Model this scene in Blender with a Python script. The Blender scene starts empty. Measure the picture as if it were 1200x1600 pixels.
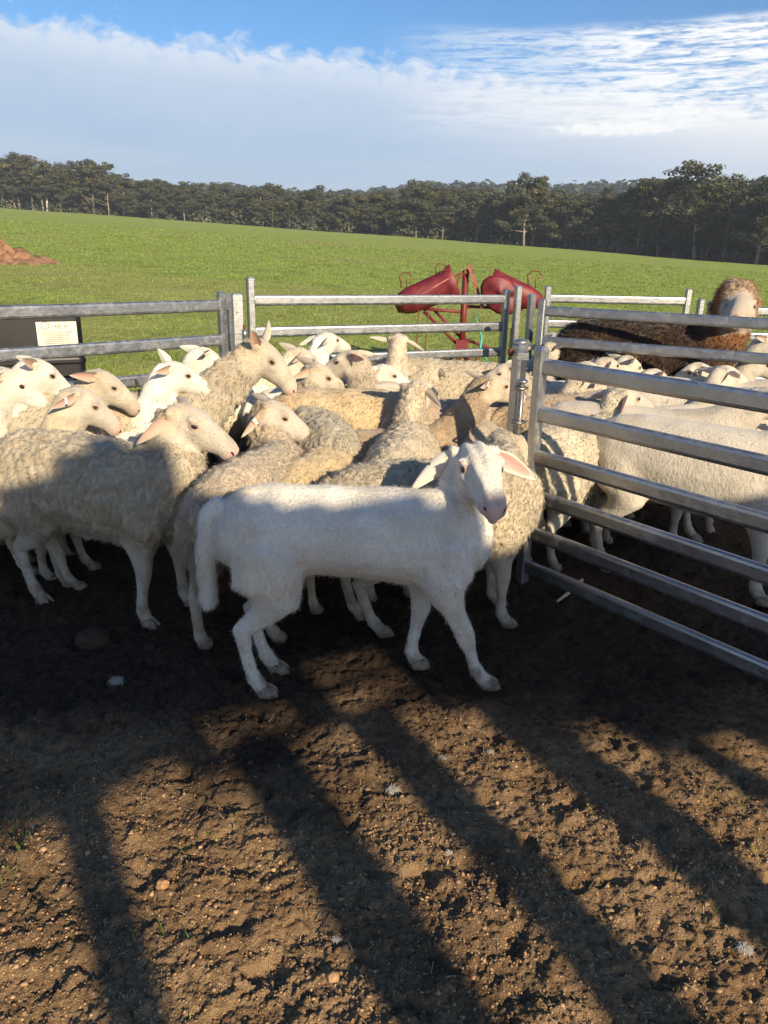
import bpy, math, random
import numpy as np
from mathutils import Vector, Matrix

random.seed(7)
rng = np.random.default_rng(7)
C = bpy.context.scene.collection
SC = bpy.context.scene
R = math.radians

# ------------------------------------------------------------------ camera
PITCH, ROLL, EYE = R(18.94), R(1.25), 1.5
cam_d = bpy.data.cameras.new('camera')
cam = bpy.data.objects.new('camera', cam_d)
C.objects.link(cam)
cam_d.sensor_fit = 'VERTICAL'
cam_d.sensor_height = 24.0
cam_d.lens = 17.4
cam_d.clip_start = 0.05
cam_d.clip_end = 6000
_f = Vector((0, math.cos(PITCH), -math.sin(PITCH)))
_r0 = Vector((1, 0, 0)); _u0 = _r0.cross(_f)
_r = math.cos(ROLL)*_r0 + math.sin(ROLL)*_u0
_u = -math.sin(ROLL)*_r0 + math.cos(ROLL)*_u0
M = Matrix((( _r.x, _u.x, -_f.x, 0), (_r.y, _u.y, -_f.y, 0), (_r.z, _u.z, -_f.z, EYE), (0, 0, 0, 1)))
cam.matrix_world = M
SC.camera = cam

# ------------------------------------------------------------------ sun, exposure
SUN_AZ, SUN_EL = 149.4, 22.0            # azimuth clockwise from +Y
sd = bpy.data.lights.new('sun', 'SUN')
sd.energy = 4.1
sd.angle = R(0.55)
sd.color = (1.0, 0.82, 0.56)
sun = bpy.data.objects.new('sun', sd); C.objects.link(sun)
_a, _e = R(SUN_AZ), R(SUN_EL)
to_sun = Vector((math.sin(_a)*math.cos(_e), math.cos(_a)*math.cos(_e), math.sin(_e)))
sun.rotation_euler = (-to_sun).to_track_quat('-Z', 'Y').to_euler()
SC.view_settings.view_transform = 'Standard'
SC.view_settings.look = 'None'
SC.view_settings.exposure = 1.12
SC.view_settings.gamma = 1.0
SC.view_settings.use_curve_mapping = False
try:
    SC.cycles.max_bounces = 6
    SC.cycles.diffuse_bounces = 3
    SC.cycles.transparent_max_bounces = 8
except Exception:
    pass

# ------------------------------------------------------------------ node helper
class NT:
    def __init__(s, tree):
        s.t = tree; s.n = tree.nodes; s.l = tree.links
    def N(s, typ, **kw):
        n = s.n.new(typ)
        for k, v in kw.items(): setattr(n, k, v)
        return n
    def L(s, a, b): s.l.new(a, b)
    def math(s, op, a, b=None, c=None, clamp=False):
        n = s.N('ShaderNodeMath', operation=op); n.use_clamp = clamp
        for i, v in enumerate((a, b, c)):
            if v is None: continue
            if isinstance(v, (int, float)): n.inputs[i].default_value = v
            else: s.L(v, n.inputs[i])
        return n.outputs[0]
    def ramp(s, fac, stops, interp='LINEAR'):
        n = s.N('ShaderNodeValToRGB'); n.color_ramp.interpolation = interp
        el = n.color_ramp.elements
        while len(el) < len(stops): el.new(0.5)
        for e, (p, c) in zip(el, stops):
            e.position = p
            e.color = (c, c, c, 1) if isinstance(c, (int, float)) else (*c, 1)
        if fac is not None: s.L(fac, n.inputs[0])
        return n.outputs[0]
    def noise(s, vec, scale, detail=4, rough=0.55, dist=0.0):
        n = s.N('ShaderNodeTexNoise')
        n.inputs['Scale'].default_value = scale
        n.inputs['Detail'].default_value = detail
        n.inputs['Roughness'].default_value = rough
        n.inputs['Distortion'].default_value = dist
        if vec is not None: s.L(vec, n.inputs['Vector'])
        return n.outputs['Fac']
    def mix(s, fac, a, b, mode='MIX'):
        n = s.N('ShaderNodeMix', data_type='RGBA', blend_type=mode)
        if isinstance(fac, (int, float)): n.inputs[0].default_value = fac
        else: s.L(fac, n.inputs[0])
        for i, v in ((6, a), (7, b)):
            if isinstance(v, tuple): n.inputs[i].default_value = (*v, 1)
            else: s.L(v, n.inputs[i])
        return n.outputs[2]
    def mapping(s, vec, scale=(1, 1, 1), rot=(0, 0, 0), loc=(0, 0, 0)):
        n = s.N('ShaderNodeMapping')
        n.inputs['Scale'].default_value = scale
        n.inputs['Rotation'].default_value = rot
        n.inputs['Location'].default_value = loc
        s.L(vec, n.inputs['Vector'])
        return n.outputs[0]

# ------------------------------------------------------------------ world: Nishita sky with a real-looking cloud deck
w = bpy.data.worlds.new('World'); SC.world = w; w.use_nodes = True
t = NT(w.node_tree); w.node_tree.nodes.clear()
sky = t.N('ShaderNodeTexSky', sky_type='NISHITA')
sky.sun_disc = False
sky.sun_elevation = R(SUN_EL)
sky.sun_rotation = R(SUN_AZ)
sky.air_density = 1.0; sky.dust_density = 0.3; sky.ozone_density = 5.0
tc = t.N('ShaderNodeTexCoord')
sep = t.N('ShaderNodeSeparateXYZ'); t.L(tc.outputs['Generated'], sep.inputs[0])
DEG = 180/math.pi
el = t.math('MULTIPLY', t.math('ARCSINE', sep.outputs[2]), DEG)
az = t.math('MULTIPLY', t.math('ARCTAN2', sep.outputs[0], sep.outputs[1]), DEG)
cmb = t.N('ShaderNodeCombineXYZ'); t.L(az, cmb.inputs[0]); t.L(el, cmb.inputs[1])
ang = cmb.outputs[0]
n_big = t.noise(t.mapping(ang, (0.10, 0.30, 1)), 1.0, 3, 0.5)
n_puff = t.noise(t.mapping(ang, (0.55, 0.95, 1)), 1.0, 6, 0.6, 0.4)
n_fine = t.noise(t.mapping(ang, (1.6, 2.4, 1), loc=(5, 2, 0)), 1.0, 6, 0.6, 0.3)
# upper edge of the bank (degrees of elevation): lower to the right
edge = t.math('SUBTRACT', t.math('SUBTRACT', 12.35, t.math('MULTIPLY', az, 0.035)), t.math('MULTIPLY', t.math('MAXIMUM', t.math('ADD', az, 2.0), 0.0), 0.08))
edge = t.math('ADD', edge, t.math('MULTIPLY', t.math('SUBTRACT', n_puff, 0.5), 4.0))
below = t.math('SUBTRACT', edge, el)                      # degrees below the edge
bank = t.ramp(t.math('MULTIPLY', t.math('ADD', below, 0.5), 0.55, clamp=True), [(0.0, 0.0), (0.30, 0.45), (0.6, 0.88), (1.0, 1.0)], 'EASE')
near_edge = t.ramp(t.math('MULTIPLY', below, 0.19, clamp=True), [(0.0, 0.9), (0.12, 1.0), (0.40, 0.45), (1.0, 0.0)])
lit = t.math('MULTIPLY', near_edge, t.ramp(n_puff, [(0.30, 0.45), (0.60, 1.0)]))
glow = t.math('MULTIPLY', t.ramp(t.math('MULTIPLY', t.math('SUBTRACT', az, 0.0), 1/40.0, clamp=True), [(0, 0.0), (0.28, 0.25), (0.62, 1.0), (1, 0.8)], 'EASE'),
              t.ramp(t.math('MULTIPLY', el, 1/20.0, clamp=True), [(0, 0.1), (0.25, 0.3), (0.5, 1.0), (0.72, 0.7), (1, 0.1)], 'EASE'))
bodyc = t.mix(t.ramp(t.math('MULTIPLY', el, 1/13.0, clamp=True), [(0.3, 0.0), (0.95, 1.0)]), (3.4, 4.45, 5.6), (2.5, 3.55, 5.2))
soft = t.ramp(n_big, [(0.35, 0.0), (0.7, 1.0)])
bodyc = t.mix(t.math('MULTIPLY', soft, 0.16), bodyc, (4.6, 5.3, 6.2))
bankc = t.mix(t.math('MULTIPLY', lit, 0.70), bodyc, (6.3, 6.6, 6.9))
bankc = t.mix(t.math('MULTIPLY', glow, 0.75), bankc, (7.2, 7.0, 6.8))
base = t.N('ShaderNodeHueSaturation'); base.inputs['Saturation'].default_value = 1.12; base.inputs['Value'].default_value = 0.95
t.L(sky.outputs[0], base.inputs['Color'])
sky_c = t.mix(bank, base.outputs[0], bankc)
# high rippled cirrus to the right
rip = t.noise(t.mapping(ang, (0.16, 2.6, 1), rot=(0, 0, R(-4))), 1.0, 5, 0.65, 0.6)
rip2 = t.noise(t.mapping(ang, (0.75, 4.2, 1), rot=(0, 0, R(14)), loc=(3, 9, 0)), 1.0, 3, 0.6, 0.8)
rr = t.math('ADD', t.math('MULTIPLY', rip, 0.6), t.math('MULTIPLY', rip2, 0.4))
cm = t.ramp(rr, [(0.36, 0.0), (0.58, 1.0)], 'EASE')
cm_az = t.ramp(t.math('MULTIPLY', t.math('ADD', az, 2.0), 1/25.0, clamp=True), [(0.0, 0.0), (0.35, 0.45), (0.8, 1.0)], 'EASE')
cm_el = t.ramp(t.math('MULTIPLY', t.math('ADD', el, t.math('MULTIPLY', n_big, 1.5)), 1/20.0, clamp=True), [(0.40, 0.0), (0.50, 0.9), (0.72, 1.0), (0.765, 0.0)], 'EASE')
cirr = t.math('MULTIPLY', t.math('MULTIPLY', cm, cm_az), cm_el)
sky_c = t.mix(cirr, sky_c, (7.3, 7.3, 7.2))
# small stray cloudlets on the blue and one bright streak low at the right
stray = t.math('MULTIPLY', t.ramp(n_fine, [(0.66, 0.0), (0.74, 0.8)]), t.ramp(t.math('MULTIPLY', t.math('SUBTRACT', el, 12.5), 0.4, clamp=True), [(0, 0), (0.3, 1), (0.7, 1), (1, 0)]))
sky_c = t.mix(t.math('MULTIPLY', stray, 0.6), sky_c, (6.4, 6.7, 7.0))
sx = t.math('MULTIPLY', t.math('SUBTRACT', az, 15.5), 1/4.6); sy = t.math('MULTIPLY', t.math('SUBTRACT', el, 8.35), 1/0.42)
sr = t.math('ADD', t.math('ADD', t.math('MULTIPLY', sx, sx), t.math('MULTIPLY', sy, sy)), t.math('MULTIPLY', t.math('SUBTRACT', n_fine, 0.5), 3.2))
sky_c = t.mix(t.ramp(sr, [(0.45, 0.85), (1.0, 0.0)]), sky_c, (7.2, 7.2, 7.2))
# pale wisps over the horizon
wsp = t.math('MULTIPLY', t.ramp(t.noise(t.mapping(ang, (0.05, 0.9, 1), loc=(2, 0, 0)), 1.0, 3, 0.5), [(0.48, 0), (0.62, 1)]), t.ramp(t.math('MULTIPLY', el, 1/9.0, clamp=True), [(0.2, 1.0), (1.0, 0.0)]))
sky_c = t.mix(t.math('MULTIPLY', wsp, 0.35), sky_c, (5.0, 5.5, 6.1))
bg = t.N('ShaderNodeBackground'); bg.inputs['Strength'].default_value = 0.073
t.L(sky_c, bg.inputs['Color'])
wo = t.N('ShaderNodeOutputWorld'); t.L(bg.outputs[0], wo.inputs['Surface'])

# ------------------------------------------------------------------ object helpers
def tag(o, label=None, cat=None, group=None, kind=None):
    if label: o['label'] = label
    if cat: o['category'] = cat
    if group: o['group'] = group
    if kind: o['kind'] = kind
    return o

def np_mesh(name, V, Fq, mats=None, mat_idx=None, smooth=True, colors=None):
    """V (n,3); Fq list of (k,) faces or an (m,k) int array"""
    me = bpy.data.meshes.new(name)
    V = np.asarray(V, np.float32)
    if isinstance(Fq, np.ndarray):
        m, k = Fq.shape
        loops = Fq.astype(np.int32).ravel()
        starts = np.arange(0, m*k, k, dtype=np.int32); tot = np.full(m, k, np.int32)
    else:
        loops = np.array([i for f in Fq for i in f], np.int32)
        tot = np.array([len(f) for f in Fq], np.int32)
        starts = np.concatenate([[0], np.cumsum(tot)[:-1]]).astype(np.int32); m = len(Fq)
    me.vertices.add(len(V)); me.vertices.foreach_set('co', V.ravel())
    me.loops.add(len(loops)); me.loops.foreach_set('vertex_index', loops)
    me.polygons.add(m)
    me.polygons.foreach_set('loop_start', starts)
    me.polygons.foreach_set('loop_total', tot)
    if mat_idx is not None: me.polygons.foreach_set('material_index', np.asarray(mat_idx, np.int32))
    me.polygons.foreach_set('use_smooth', np.full(m, smooth, bool))
    me.update(calc_edges=True)
    me.validate()
    if colors is not None:
        for cname, arr in colors.items():
            at = me.color_attributes.new(cname, 'FLOAT_COLOR', 'POINT')
            a4 = np.ones((len(V), 4), np.float32); a4[:, :3] = arr
            at.data.foreach_set('color', a4.ravel())
    for mm in (mats or []): me.materials.append(mm)
    return me

def link(name, me, parent=None, loc=None):
    o = bpy.data.objects.new(name, me); C.objects.link(o)
    if parent: o.parent = parent
    if loc is not None: o.location = loc
    return o

def empty(name, loc=(0, 0, 0), rz=0):
    o = bpy.data.objects.new(name, None); C.objects.link(o)
    o.location = loc; o.rotation_euler = (0, 0, rz); o.empty_display_size = 0.1
    return o

class Geo:
    """collects simple closed shapes and links them as one mesh"""
    def __init__(s): s.V = []; s.F = []
    def add(s, V, F):
        b = len(s.V); s.V += [tuple(v) for v in V]; s.F += [tuple(i+b for i in f) for f in F]
        return s
    def box(s, c, size, rot=None, taper=1.0):
        x, y, z = [d/2 for d in size]
        P = [Vector((sx*x*(taper if sz > 0 else 1), sy*y*(taper if sz > 0 else 1), sz*z)) for sz in (-1, 1) for sy in (-1, 1) for sx in (-1, 1)]
        if rot is not None: P = [rot @ p for p in P]
        P = [p+Vector(c) for p in P]
        return s.add(P, [(0, 2, 3, 1), (4, 5, 7, 6), (0, 1, 5, 4), (2, 6, 7, 3), (0, 4, 6, 2), (1, 3, 7, 5)])
    def tube(s, pts, rad, n=8, flat=1.0):
        pts = [Vector(p) for p in pts]
        if not hasattr(rad, '__len__'): rad = [rad]*len(pts)
        V = []; F = []
        t0 = (pts[1]-pts[0]).normalized()
        side = t0.cross(Vector((0, 0, 1)))
        if side.length < 1e-3: side = Vector((1, 0, 0))
        side.normalize()
        for i, p in enumerate(pts):
            if i == 0: tg = pts[1]-pts[0]
            elif i == len(pts)-1: tg = pts[-1]-pts[-2]
            else: tg = pts[i+1]-pts[i-1]
            tg.normalize()
            side = (side - side.dot(tg)*tg)
            side = side.normalized() if side.length > 1e-6 else tg.orthogonal().normalized()
            up = tg.cross(side)
            for k in range(n):
                a = 2*math.pi*k/n
                V.append(p+rad[i]*(math.cos(a)*side+math.sin(a)*up*flat))
        for i in range(len(pts)-1):
            for k in range(n):
                a = i*n+k; b = i*n+(k+1) % n
                F.append((a, b, b+n, a+n))
        F.append(tuple(range(n))[::-1]); F.append(tuple(range((len(pts)-1)*n, len(pts)*n)))
        return s.add(V, F)
    def profile(s, A, B, prof):
        """sweep closed profile [(side, up)] from A to B, up = Z"""
        A = Vector(A); B = Vector(B); tg = (B-A).normalized()
        side = tg.cross(Vector((0, 0, 1)))
        if side.length < 1e-3: side = Vector((1, 0, 0))
        side.normalize(); up = side.cross(tg)
        n = len(prof)
        V = [A+a*side+b*up for a, b in prof]+[B+a*side+b*up for a, b in prof]
        F = [(k, (k+1) % n, (k+1) % n+n, k+n) for k in range(n)]+[tuple(range(n))[::-1], tuple(range(n, 2*n))]
        return s.add(V, F)
    def ell(s, c, r, rot=None, n=10, m=7):
        V = []; F = []
        for j in range(m+1):
            th = math.pi*j/m
            for k in range(n):
                a = 2*math.pi*k/n
                p = Vector((r[0]*math.sin(th)*math.cos(a), r[1]*math.sin(th)*math.sin(a), r[2]*math.cos(th)))
                if rot is not None: p = rot @ p
                V.append(p+Vector(c))
        for j in range(m):
            for k in range(n):
                F.append((j*n+k, (j+1)*n+k, (j+1)*n+(k+1) % n, j*n+(k+1) % n))
        return s.add(V, F)
    def build(s, name, mat, parent=None, smooth=False, loc=None):
        me = np_mesh(name, np.array([tuple(v) for v in s.V]), s.F, [mat], smooth=smooth)
        return link(name, me, parent, loc)

# vectorised gradient noise
_perm = np.random.default_rng(3).permutation(256).astype(np.int64); _perm = np.concatenate([_perm, _perm, _perm])
_g = np.random.default_rng(4).normal(size=(256, 3)); _g /= np.linalg.norm(_g, axis=1)[:, None]
def pnoise(P):
    P = np.asarray(P, float)
    i = np.floor(P).astype(np.int64); f = P-i; i &= 255
    u = f*f*f*(f*(f*6-15)+10)
    out = 0
    for dx in (0, 1):
        wx = u[:, 0] if dx else 1-u[:, 0]
        for dy in (0, 1):
            wy = u[:, 1] if dy else 1-u[:, 1]
            for dz in (0, 1):
                wz = u[:, 2] if dz else 1-u[:, 2]
                h = _perm[_perm[_perm[(i[:, 0]+dx) & 255]+((i[:, 1]+dy) & 255)]+((i[:, 2]+dz) & 255)]
                g = _g[h]
                out = out+wx*wy*wz*(g[:, 0]*(f[:, 0]-dx)+g[:, 1]*(f[:, 1]-dy)+g[:, 2]*(f[:, 2]-dz))
    return out*1.6
def fbm(P, octs=4, gain=0.5):
    a = 1.0; s = 0; P = np.asarray(P, float)
    for k in range(octs):
        s = s+a*pnoise(P*(2.03**k)+k*17.3); a *= gain
    return s
def sstep(a, b, x):
    t_ = np.clip((x-a)/(b-a), 0, 1); return t_*t_*(3-2*t_)

# ------------------------------------------------------------------ materials
def new_mat(name):
    m = bpy.data.materials.new(name); m.use_nodes = True
    m.node_tree.nodes.clear(); t_ = NT(m.node_tree)
    b = t_.N('ShaderNodeBsdfPrincipled'); o = t_.N('ShaderNodeOutputMaterial')
    t_.L(b.outputs[0], o.inputs['Surface'])
    return m, t_, b
def obj_co(t_): return t_.N('ShaderNodeTexCoord').outputs['Object']
def geo_pos(t_): return t_.N('ShaderNodeNewGeometry').outputs['Position']
def bump(t_, b, h, strength=0.5, dist=0.01):
    n = t_.N('ShaderNodeBump'); n.inputs['Strength'].default_value = strength; n.inputs['Distance'].default_value = dist
    t_.L(h, n.inputs['Height']); t_.L(n.outputs[0], b.inputs['Normal'])
def simple(name, c1, c2, scale=8, rough=0.6, metal=0.0, bumpd=0.0, spec=0.5):
    m, t_, b = new_mat(name)
    co = obj_co(t_); f = t_.noise(co, scale, 5, 0.6)
    t_.L(t_.mix(t_.ramp(f, [(0.35, 0.0), (0.65, 1.0)]), c1, c2), b.inputs['Base Color'])
    b.inputs['Roughness'].default_value = rough; b.inputs['Metallic'].default_value = metal
    b.inputs['Specular IOR Level'].default_value = spec
    if bumpd: bump(t_, b, f, 0.6, bumpd)
    return m

MATS = {}
# galvanised steel with spangle, drips and dull patches
m, t, b = new_mat('galvanised_steel')
co = geo_pos(t)
streak = t.noise(t.mapping(co, (26, 26, 160)), 1.0, 4, 0.6)
spang = t.N('ShaderNodeTexVoronoi'); spang.inputs['Scale'].default_value = 90; t.L(co, spang.inputs['Vector'])
blot = t.noise(co, 5, 5, 0.65)
dirt = t.noise(co, 22, 5, 0.7)
c = t.mix(t.ramp(blot, [(0.35, 0.0), (0.7, 1.0)]), (0.27, 0.28, 0.295), (0.40, 0.415, 0.43))
c = t.mix(t.math('MULTIPLY', spang.outputs['Distance'], 0.35), c, (0.50, 0.515, 0.53))
c = t.mix(t.ramp(dirt, [(0.60, 0.0), (0.78, 0.55)]), c, (0.24, 0.20, 0.15))
t.L(c, b.inputs['Base Color'])
t.L(t.ramp(dirt, [(0.5, 0.88), (0.75, 0.35)]), b.inputs['Metallic'])
t.L(t.ramp(streak, [(0.3, 0.26), (0.7, 0.46)]), b.inputs['Roughness'])
bump(t, b, t.math('ADD', streak, t.math('MULTIPLY', blot, 0.5)), 0.35, 0.0015)
MATS['galv'] = m
MATS['rust'] = simple('rusty_steel', (0.10, 0.035, 0.015), (0.22, 0.09, 0.04), 40, 0.85, 0.2, 0.001)
MATS['chain'] = simple('dull_chain_steel', (0.16, 0.15, 0.14), (0.36, 0.35, 0.34), 60, 0.45, 0.8)
MATS['red'] = simple('faded_red_paint', (0.105, 0.010, 0.016), (0.19, 0.022, 0.028), 14, 0.55, 0.0, 0.001)
MATS['redpale'] = simple('scuffed_red_paint', (0.22, 0.03, 0.03), (0.34, 0.14, 0.14), 22, 0.6)
MATS['black_plastic'] = simple('black_plastic', (0.003, 0.0035, 0.006), (0.009, 0.010, 0.014), 6, 0.38)
MATS['paper'] = simple('cream_label', (0.62, 0.58, 0.44), (0.72, 0.69, 0.56), 30, 0.7)
MATS['ink'] = simple('label_ink', (0.06, 0.06, 0.06), (0.10, 0.10, 0.10), 30, 0.8)
MATS['white_print'] = simple('white_print', (0.55, 0.56, 0.58), (0.7, 0.7, 0.7), 90, 0.7)
MATS['twine'] = simple('teal_twine', (0.03, 0.40, 0.36), (0.06, 0.55, 0.48), 60, 0.8)
MATS['timber'] = simple('weathered_timber', (0.16, 0.13, 0.10), (0.30, 0.26, 0.21), 12, 0.9, 0, 0.002)
MATS['roof'] = simple('roof_steel', (0.35, 0.36, 0.37), (0.5, 0.5, 0.5), 3, 0.5, 0.4)
MATS['bark'] = simple('gum_bark', (0.12, 0.10, 0.085), (0.34, 0.30, 0.26), 0.6, 0.95, 0, 0.02)
MATS['palebark'] = simple('bleached_dead_wood', (0.45, 0.42, 0.38), (0.62, 0.60, 0.56), 0.8, 0.9)
MATS['hoof'] = simple('hoof_horn', (0.11, 0.085, 0.06), (0.33, 0.27, 0.20), 40, 0.6, 0, 0.001)
MATS['tagw'] = simple('white_ear_tag', (0.62, 0.70, 0.76), (0.72, 0.78, 0.82), 60, 0.45)
MATS['tagb'] = simple('black_tag_stud', (0.01, 0.01, 0.012), (0.02, 0.02, 0.02), 60, 0.4)
MATS['dark_skin'] = simple('dark_nostril_skin', (0.05, 0.018, 0.018), (0.09, 0.03, 0.03), 90, 0.5)
MATS['stick'] = simple('dry_stick', (0.42, 0.34, 0.22), (0.58, 0.50, 0.36), 50, 0.9)
m, t, b = new_mat('sheep_eye')
b.inputs['Base Color'].default_value = (0.018, 0.010, 0.006, 1); b.inputs['Roughness'].default_value = 0.08
b.inputs['Coat Weight'].default_value = 0.6
MATS['eye'] = m

def hair_mat(name, bscale, bdist, stretch=(1, 1, 1), rough=0.92, sheen=0.25):
    m, t, b = new_mat(name)
    at = t.N('ShaderNodeVertexColor', layer_name='tint')
    co = t.mapping(obj_co(t), stretch)
    n1 = t.noise(co, bscale, 4, 0.65)
    n2 = t.noise(obj_co(t), 9, 4, 0.6)
    k = t.math('ADD', t.math('MULTIPLY', t.ramp(n1, [(0.3, 0.72), (0.65, 1.06)]), 0.6), t.math('MULTIPLY', t.ramp(n2, [(0.3, 0.82), (0.7, 1.08)]), 0.4))
    vm = t.N('ShaderNodeVectorMath', operation='SCALE'); t.L(at.outputs[0], vm.inputs[0]); t.L(k, vm.inputs['Scale'])
    t.L(vm.outputs[0], b.inputs['Base Color'])
    b.inputs['Roughness'].default_value = rough
    b.inputs['Specular IOR Level'].default_value = 0.2
    b.inputs['Sheen Weight'].default_value = sheen
    b.inputs['Sheen Roughness'].default_value = 0.5
    bump(t, b, n1, 0.8, bdist)
    return m
MATS['shorthair'] = hair_mat('short_sheep_hair', 130, 0.007, (0.7, 1, 0.35))
MATS['wool'] = hair_mat('curly_wool', 110, 0.008)
MATS['strand'] = hair_mat('wool_strands', 220, 0.001, sheen=0.3)
t = NT(MATS['strand'].node_tree)
_pb = [n for n in t.n if n.type == 'BSDF_PRINCIPLED'][0]; _mo = [n for n in t.n if n.type == 'OUTPUT_MATERIAL'][0]
_tr = t.N('ShaderNodeBsdfTranslucent'); t.L(_pb.inputs['Base Color'].links[0].from_socket, _tr.inputs['Color'])
_mx = t.N('ShaderNodeMixShader'); _mx.inputs[0].default_value = 0.45
for _l in list(_pb.inputs['Normal'].links): t.t.links.remove(_l)
t.L(_pb.outputs[0], _mx.inputs[1]); t.L(_tr.outputs[0], _mx.inputs[2]); t.L(_mx.outputs[0], _mo.inputs['Surface'])
m, t, b = new_mat('ear_skin')
at = t.N('ShaderNodeVertexColor', layer_name='tint')
t.L(at.outputs[0], b.inputs['Base Color']); b.inputs['Roughness'].default_value = 0.75
b.inputs['Subsurface Weight'].default_value = 0.35; b.inputs['Subsurface Radius'].default_value = (0.02, 0.006, 0.004); b.inputs['Subsurface Scale'].default_value = 0.6
bump(t, b, t.noise(obj_co(t), 160, 3, 0.6), 0.5, 0.001)
MATS['ear'] = m

# ground: trampled dirt, manure darkened to carry shade in the yard, pasture beyond
m, t, b = new_mat('yard_and_pasture')
at = t.N('ShaderNodeVertexColor', layer_name='cover')
spc = t.N('ShaderNodeSeparateColor'); t.L(at.outputs[0], spc.inputs[0])
grassf, dung_shade_f, dryf = spc.outputs[0], spc.outputs[1], spc.outputs[2]
co = geo_pos(t)
d1 = t.noise(co, 3.2, 6, 0.65); d2 = t.noise(co, 38, 6, 0.7); d3 = t.noise(co, 150, 4, 0.7)
dirtc = t.mix(t.ramp(d1, [(0.35, 0), (0.65, 1)]), (0.28, 0.172, 0.088), (0.46, 0.310, 0.175))
dirtc = t.mix(t.ramp(d2, [(0.30, 0.75), (0.55, 0.0)]), dirtc, (0.08, 0.048, 0.027))
dirtc = t.mix(t.ramp(d3, [(0.56, 0.0), (0.72, 0.7)]), dirtc, (0.52, 0.37, 0.23))
dung = t.mix(t.ramp(d2, [(0.35, 0), (0.65, 1)]), (0.042, 0.027, 0.018), (0.100, 0.066, 0.042))  # manure brown with the yard's shade worked into the colour
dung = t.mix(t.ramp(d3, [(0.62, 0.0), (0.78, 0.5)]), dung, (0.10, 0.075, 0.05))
soil = t.mix(dung_shade_f, dirtc, dung)
g1 = t.noise(t.mapping(co, (0.35, 0.35, 1)), 1.0, 5, 0.6)
g2 = t.noise(t.mapping(co, (6, 2.4, 1)), 1.0, 6, 0.7)
g3 = t.noise(t.mapping(co, (0.05, 0.09, 1)), 1.0, 4, 0.55)
g4 = t.noise(t.mapping(co, (1.1, 0.55, 1)), 1.0, 6, 0.75)
gc = t.mix(t.ramp(g2, [(0.30, 0), (0.68, 1)]), (0.155, 0.22, 0.035), (0.35, 0.43, 0.09))
gc = t.mix(t.ramp(g4, [(0.36, 0.75), (0.50, 0.0)]), gc, (0.11, 0.15, 0.03))
gc = t.mix(t.ramp(g4, [(0.56, 0.0), (0.70, 0.5)]), gc, (0.31, 0.38, 0.11))
gc = t.mix(t.ramp(g1, [(0.40, 0), (0.75, 0.5)]), gc, (0.30, 0.34, 0.09))
gc = t.mix(t.ramp(g3, [(0.52, 0.0), (0.68, 0.55)]), gc, (0.34, 0.30, 0.12))
gc = t.mix(t.math('MULTIPLY', dryf, 0.8), gc, (0.32, 0.22, 0.12))
t.L(t.mix(grassf, soil, gc), b.inputs['Base Color'])
b.inputs['Roughness'].default_value = 0.95; b.inputs['Specular IOR Level'].default_value = 0.15
hd = t.math('ADD', t.math('ADD', t.math('MULTIPLY', d2, 0.024), t.math('MULTIPLY', t.noise(co, 420, 3, 0.7), 0.004)), t.math('MULTIPLY', d3, 0.015))
hg = t.math('ADD', t.math('MULTIPLY', g2, 0.10), t.math('MULTIPLY', g1, 0.2))
hm = t.N('ShaderNodeMix', data_type='FLOAT'); t.L(grassf, hm.inputs[0]); t.L(hd, hm.inputs[2]); t.L(hg, hm.inputs[3])
bump(t, b, hm.outputs[0], 1.0, 1.0)
MATS['ground'] = m

def attr_mat(name, rough=0.95, trans=0.0):
    m, t, b = new_mat(name)
    at = t.N('ShaderNodeVertexColor', layer_name='tint')
    t.L(at.outputs[0], b.inputs['Base Color']); b.inputs['Roughness'].default_value = rough
    b.inputs['Specular IOR Level'].default_value = 0.2
    if trans:
        tr = t.N('ShaderNodeBsdfTranslucent'); t.L(at.outputs[0], tr.inputs['Color'])
        ms = t.N('ShaderNodeMixShader'); ms.inputs[0].default_value = trans
        t.L(b.outputs[0], ms.inputs[1]); t.L(tr.outputs[0], ms.inputs[2])
        for n_ in t.n:
            if n_.type == 'OUTPUT_MATERIAL': t.L(ms.outputs[0], n_.inputs['Surface'])
    return m
MATS['clod'] = attr_mat('soil_crumbs')
MATS['blade'] = attr_mat('grass_blades', 0.7, 0.3)
MATS['leaf'] = attr_mat('gum_leaves', 0.6, 0.15)
# ------------------------------------------------------------------ terrain
def gz_np(X, Y):
    w_ = sstep(2.8, 5.2, Y)
    return w_*(.033*Y-.045*X)
def crest(az_):      # distance to the edge of the paddock along azimuth (rad)
    return np.interp(az_, [-1.2, -.47, 0, .47, 1.2], [330, 265, 200, 152, 120])
def ground_h(X, Y):
    r_ = np.hypot(X, Y); a_ = np.arctan2(X, Y)
    fr = np.clip(np.cos(a_), 0, 1)
    D = crest(np.clip(a_, -1.2, 1.2))
    base = gz_np(X, Y)
    # behind / beyond the crest the land drops away, then climbs to a wooded ridge
    bx = np.where(r_ > 0, X/np.maximum(r_, 1e-6)*D, 0); by = np.where(r_ > 0, Y/np.maximum(r_, 1e-6)*D, 0)
    top = gz_np(bx, by)
    beyond = r_-D
    drop = top-np.clip(beyond, 0, 80)*0.05
    ridge = sstep(0, 1, (r_-D-60)/420.0)*(46-top+3*np.sin(a_*9)+2*np.sin(a_*23))*sstep(0.25, 0.6, fr)
    far = drop+ridge
    z = np.where(beyond > 0, far, base)
    z = np.where(Y < 0, 0, z)
    # gentle rolls of the pasture
    roll = sstep(8, 40, r_)*0.12*np.sin(X*.11+1)*np.sin(Y*.07)
    return z+np.where(beyond > 0, 0, roll)
def gh(x, y): return float(ground_h(np.array([x*1.0]), np.array([y*1.0]))[0])

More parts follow.
